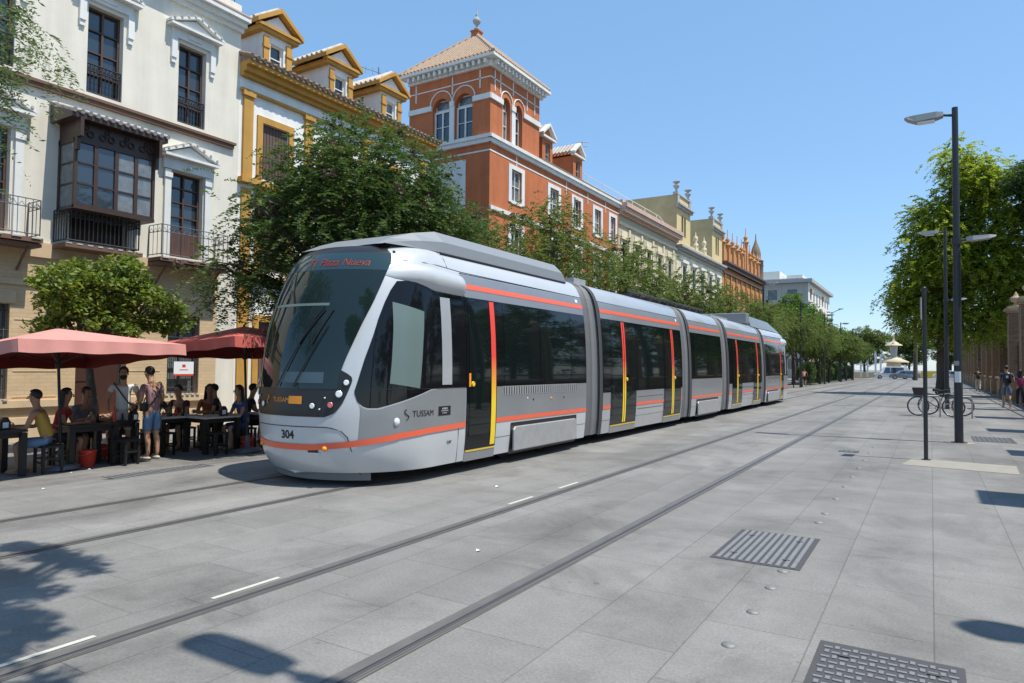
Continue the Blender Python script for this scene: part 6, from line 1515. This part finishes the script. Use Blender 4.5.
# ================================================================= bicycles
def bicycle(label,loc,rot,frame='iron',basket=False,rack=False,group='bicycles parked on the pavement'):
    t=thing('bicycle',label,'bicycle',loc,0,group); L=Vector(loc)
    T=lambda p:Vector(p)+L
    for x in (-.52,.52):
        m=MB(); m.torus(T((x,0,.34)),(0,1,0),.325,.018,28,6); w_=m.build('wheel','darkrubber',t)
        m=MB(); m.torus(T((x,0,.34)),(0,1,0),.30,.010,28,4); 
        for i in range(12): a=i*math.pi/6; m.tube(T((x,0,.34)),T((x+.3*math.cos(a),0,.34+.3*math.sin(a))),.0025,n=3)
        m.tube(T((x,-.04,.34)),T((x,.04,.34)),.02,n=8); m.build('rim','metal',w_)
    m=MB(); bb=(-.08,0,.30); st=(-.22,0,.72); hd=(.33,0,.80); hb=(.37,0,.62)
    for a,b,r in ((bb,st,.016),(st,hd,.015),(bb,hb,.018),(hd,hb,.018),(bb,(-.52,0,.34),.010),(st,(-.52,0,.34),.009),(hb,(.52,0,.34),.012),(st,(-.25,0,.86),.013),(hd,(.31,0,.92),.013)): m.tube(T(a),T(b),r,n=6)
    m.torus(T(bb),(0,1,0),.09,.008,16,4); m.tube(T((-.08,-.1,.30)),T((-.08,.1,.3)),.012,n=5)
    for s in (-1,1): m.path([T((x,s*.0,.34+.0)) if 0 else T((x0*1.0,s*.035,z0)) for x0,z0 in ((-.86,.38),(-.76,.60),(-.6,.69),(-.45,.68))],.006,4)
    m.build('frame',frame,t)
    m=MB(); m.path([T((-.38,0,.88)),T((-.28,0,.89)),T((-.13,0,.87))],[.06,.045,.02],8); m.build('saddle','blackplastic',t)
    m=MB(); m.path([T((.22,-.28,.96)),T((.3,-.2,.97)),T((.31,0,.93)),T((.3,.2,.97)),T((.22,.28,.96))],.012,6); m.build('handlebar','metal',t)
    if basket:
        m=MB(); m.prism(lambda u,w,n:T((u,n,w)),[(.36,.72),(.62,.72),(.68,.98),(.32,.98)],-.16,.16); m.build('basket','darkwood',t)
    t.rotation_euler=(0,0,rot); return t
bicycle('dark bicycle with a front basket facing left among the parked bicycles',(.12,27.6,0),R_(172),basket=True)
bicycle('pale framed bicycle parked behind the one with the basket',(.42,28.6,0),R_(-10),'lamphead')
t=thing('bicycle_rack','pale metal hoop rack holding the parked bicycles','bicycle rack',(.3,27.4,0))
for dx in (-.55,.35):
    m=MB(); x=.3+dx; m.path([(x,27.0,0),(x,27.02,.62),(x+.05,27.1,.72),(x+.45,27.2,.72),(x+.5,27.25,.62),(x+.5,27.3,0)],.025,8); m.build('hoop','lamphead',t)
# cyclist
t=thing('bicycle','bicycle ridden by the person in a pink top beyond the tram','bicycle',(-10.4,71,gz(-10.4)),0)
bpy.data.objects.remove(t)
bc=bicycle('bicycle ridden by the person in a pink top beyond the tram',(-10.4,71,gz(-10.4)),R_(84),group='bicycle being ridden')
del bc['group']
person('cyclist in a pale pink top riding away beyond the tram',(-10.42,70.78,gz(-10.4)+.12),R_(-4),'stand',shirt=('pink_top',(.70,.36,.30)),pants=('dark_cotton',(.03,.03,.04)),legs=[{'hip':(.09,0,.88),'knee':(.11,.30,.66),'ank':(.10,.18,.26),'toe':(.11,.33,.22)},{'hip':(.09,0,.88),'knee':(.11,.22,.52),'ank':(.10,.10,.10),'toe':(.11,.25,.06)}],lean=.22,arms={-1:{'el':(.25,.30,1.2),'wr':(.24,.5,.98)},1:{'el':(.25,.30,1.2),'wr':(.24,.5,.98)}},H=1.6,detail=False)
# ================================================================= cars
def car(label,loc,rot,paint,L=4.3,H=1.45,W=1.75,suv=False):
    t=thing('parked_car',label,'car',loc,0,'cars crossing the end of the avenue'); B_=Vector(loc); h=H; hl=L/2
    prof=[(-hl,.35),(-hl+.02,.62),(-hl+.15,.88),(-hl+.9,.95),(-hl+1.55,h-.06),(-hl+2.3,h),(hl-1.0,h-.04),(hl-.35,h*.66),(hl-.05,.80),(hl,.45),(hl-.05,.22),(-hl+.1,.22)]
    if suv: prof[6]=(hl-.55,h-.05); prof[7]=(hl-.15,h*.62)
    m=MB(); n=len(prof); P=[]
    for s,k in ((-1,1),(-.92,1.0),(.92,1.0),(1,1)):
        for x,z in prof:
            tt=max(0,(z-.95)/(h-.95)); ww=W/2*(1-.2*tt); P.append(B_+Vector((x*(.985 if abs(s)==1 else 1),math.copysign(ww*(1 if abs(s)==1 else .93),s),z if abs(s)==1 else z+.015)))
    m.add(P,[(r*n+i,r*n+(i+1)%n,(r+1)*n+(i+1)%n,(r+1)*n+i) for r in range(3) for i in range(n)],0,True); m.add(P,[tuple(range(n))[::-1],tuple(range(3*n,4*n))],0)
    body=m.build('body',paint,t)
    for s in (-1,1):
        for a,b in ((-hl+1.3,-hl+2.35),(-hl+2.42,hl-1.0)):
            def pt(x,z): 
                tt=max(0,(z-.95)/(h-.95)); return B_+Vector((x,s*(W/2*(1-.2*tt)+.008),z))
            x0=a+ (.35 if a<-hl+2 else 0); x1=b-(0 if b<hl-1.01 else .1)
            m=MB(); m.add([pt(a,.97),pt(b,.97),pt(x1,h-.12),pt(x0,h-.12)],[(0,1,2,3)]); m.build('side_window','glass',body)
    m=MB(); x0,x1=-hl+.93,-hl+1.5
    m.add([B_+Vector((x0,-.68,.975)),B_+Vector((x0,.68,.975)),B_+Vector((x1,.6,h-.08)),B_+Vector((x1,-.6,h-.08))],[(0,1,2,3)]); m.build('windscreen','glass',body)
    for x in (-hl+.82,hl-.82):
        for s in (-1,1):
            m=MB(); m.tube(B_+Vector((x,s*(W/2-.18),.32)),B_+Vector((x,s*(W/2+.01),.32)),.32,n=18); w_=m.build('wheel','darkrubber',t)
            m=MB(); m.tube(B_+Vector((x,s*(W/2+.0),.32)),B_+Vector((x,s*(W/2+.02),.32)),.2,n=12); m.build('rim','metal',w_)
    for s in (-1,1):
        m=MB(); m.ball(B_+Vector((-hl+.1,s*.62,.72)),.12,sc=(.6,1.3,.7)); m.build('headlight','lens',body)
        m=MB(); m.ball(B_+Vector((hl-.06,s*.68,.82)),.1,sc=(.4,1,1.2)); m.build('tail_light','redlens',body)
    t.rotation_euler=(0,0,rot); return t
car('white van with a high roof crossing at the end of the avenue',(-5.6,132.0,0),R_(8),'carwhite',5.4,2.05,1.85,True)
car('grey hatchback in front of the white van',(-3.7,128,0),R_(6),'cargrey',4.4,1.45)
car('white car half hidden behind the big tree trunk',(2.4,134,0),R_(4),'carwhite',4.3,1.5)
# ================================================================= far plaza: kiosk, white poles, low wall
t=thing('kiosk','small domed kiosk with a wide pale canopy at the end of the avenue','kiosk',(-6.4,158,0)); kx,ky=-6.4,158
m=MB(); m.lathe((kx,ky,0),[(1.5,0),(1.5,.9),(1.35,1.0),(1.3,3.0)],8,sm=False); m.build('wall','paleyel',t)
m=MB(); m.lathe((kx,ky,3.0),[(2.7,0),(2.7,.18),(1.4,.75),(1.0,1.0)],12); m.build('canopy','beige',t)
m=MB(); m.lathe((kx,ky,4.0),[(.7,0),(.6,.5),(.75,2.3),(.8,2.4)],8); m.build('drum','greystone',t)
m=MB(); m.lathe((kx,ky,6.4),[(1.6,0),(1.5,.15),(.8,.6),(.35,.9),(.15,1.4),(.25,1.7),(.03,2.3)],12); m.build('upper_canopy','beige',t)
G3='white poles on the plaza at the end of the avenue'
for i,(x,h) in enumerate([(-18.4,6.2),(-17.3,5.6),(-14.9,5.4),(-13.2,4.9),(-11.9,5.2),(-10.7,5.4),(-9.3,5.2),(-8.4,4.6)]):
    m=MB(); w_=.36 if i<2 else .16; m.box(x-w_,x+w_,152,152.2+w_,0,h); 
    tag(m.build('white_pole','carwhite',loc=(x,152,0)),['thick white banner pole, leftmost of the row','second thick white banner pole from the left','white pole just right of the two thick ones','white pole fourth from the left','white pole fifth from the left','white pole third from the kiosk','white pole second from the kiosk','white pole next to the kiosk'][i],'pole',G3)
t=thing('low_wall','low ochre wall across the far end of the avenue','wall',(-8,156,0)); m=MB(); m.box(-22,14,156,156.4,-.3,.9); m.build('wall','ochrestone',t); m=MB(); m.box(-22,14,155.95,156.45,.9,1.0); m.build('coping','paleyel',t)
t=thing('yellow_barrier','small yellow barrier by the road at the end of the avenue','barrier',(.2,150,0)); m=MB(); m.box(-1.6,1.6,150,150.3,.2,1.3); m.build('board','yellowp',t); m=MB(); m.box(-1.5,-1.4,150.05,150.25,0,.2); m.box(1.4,1.5,150.05,150.25,0,.2); m.build('feet','iron',t)
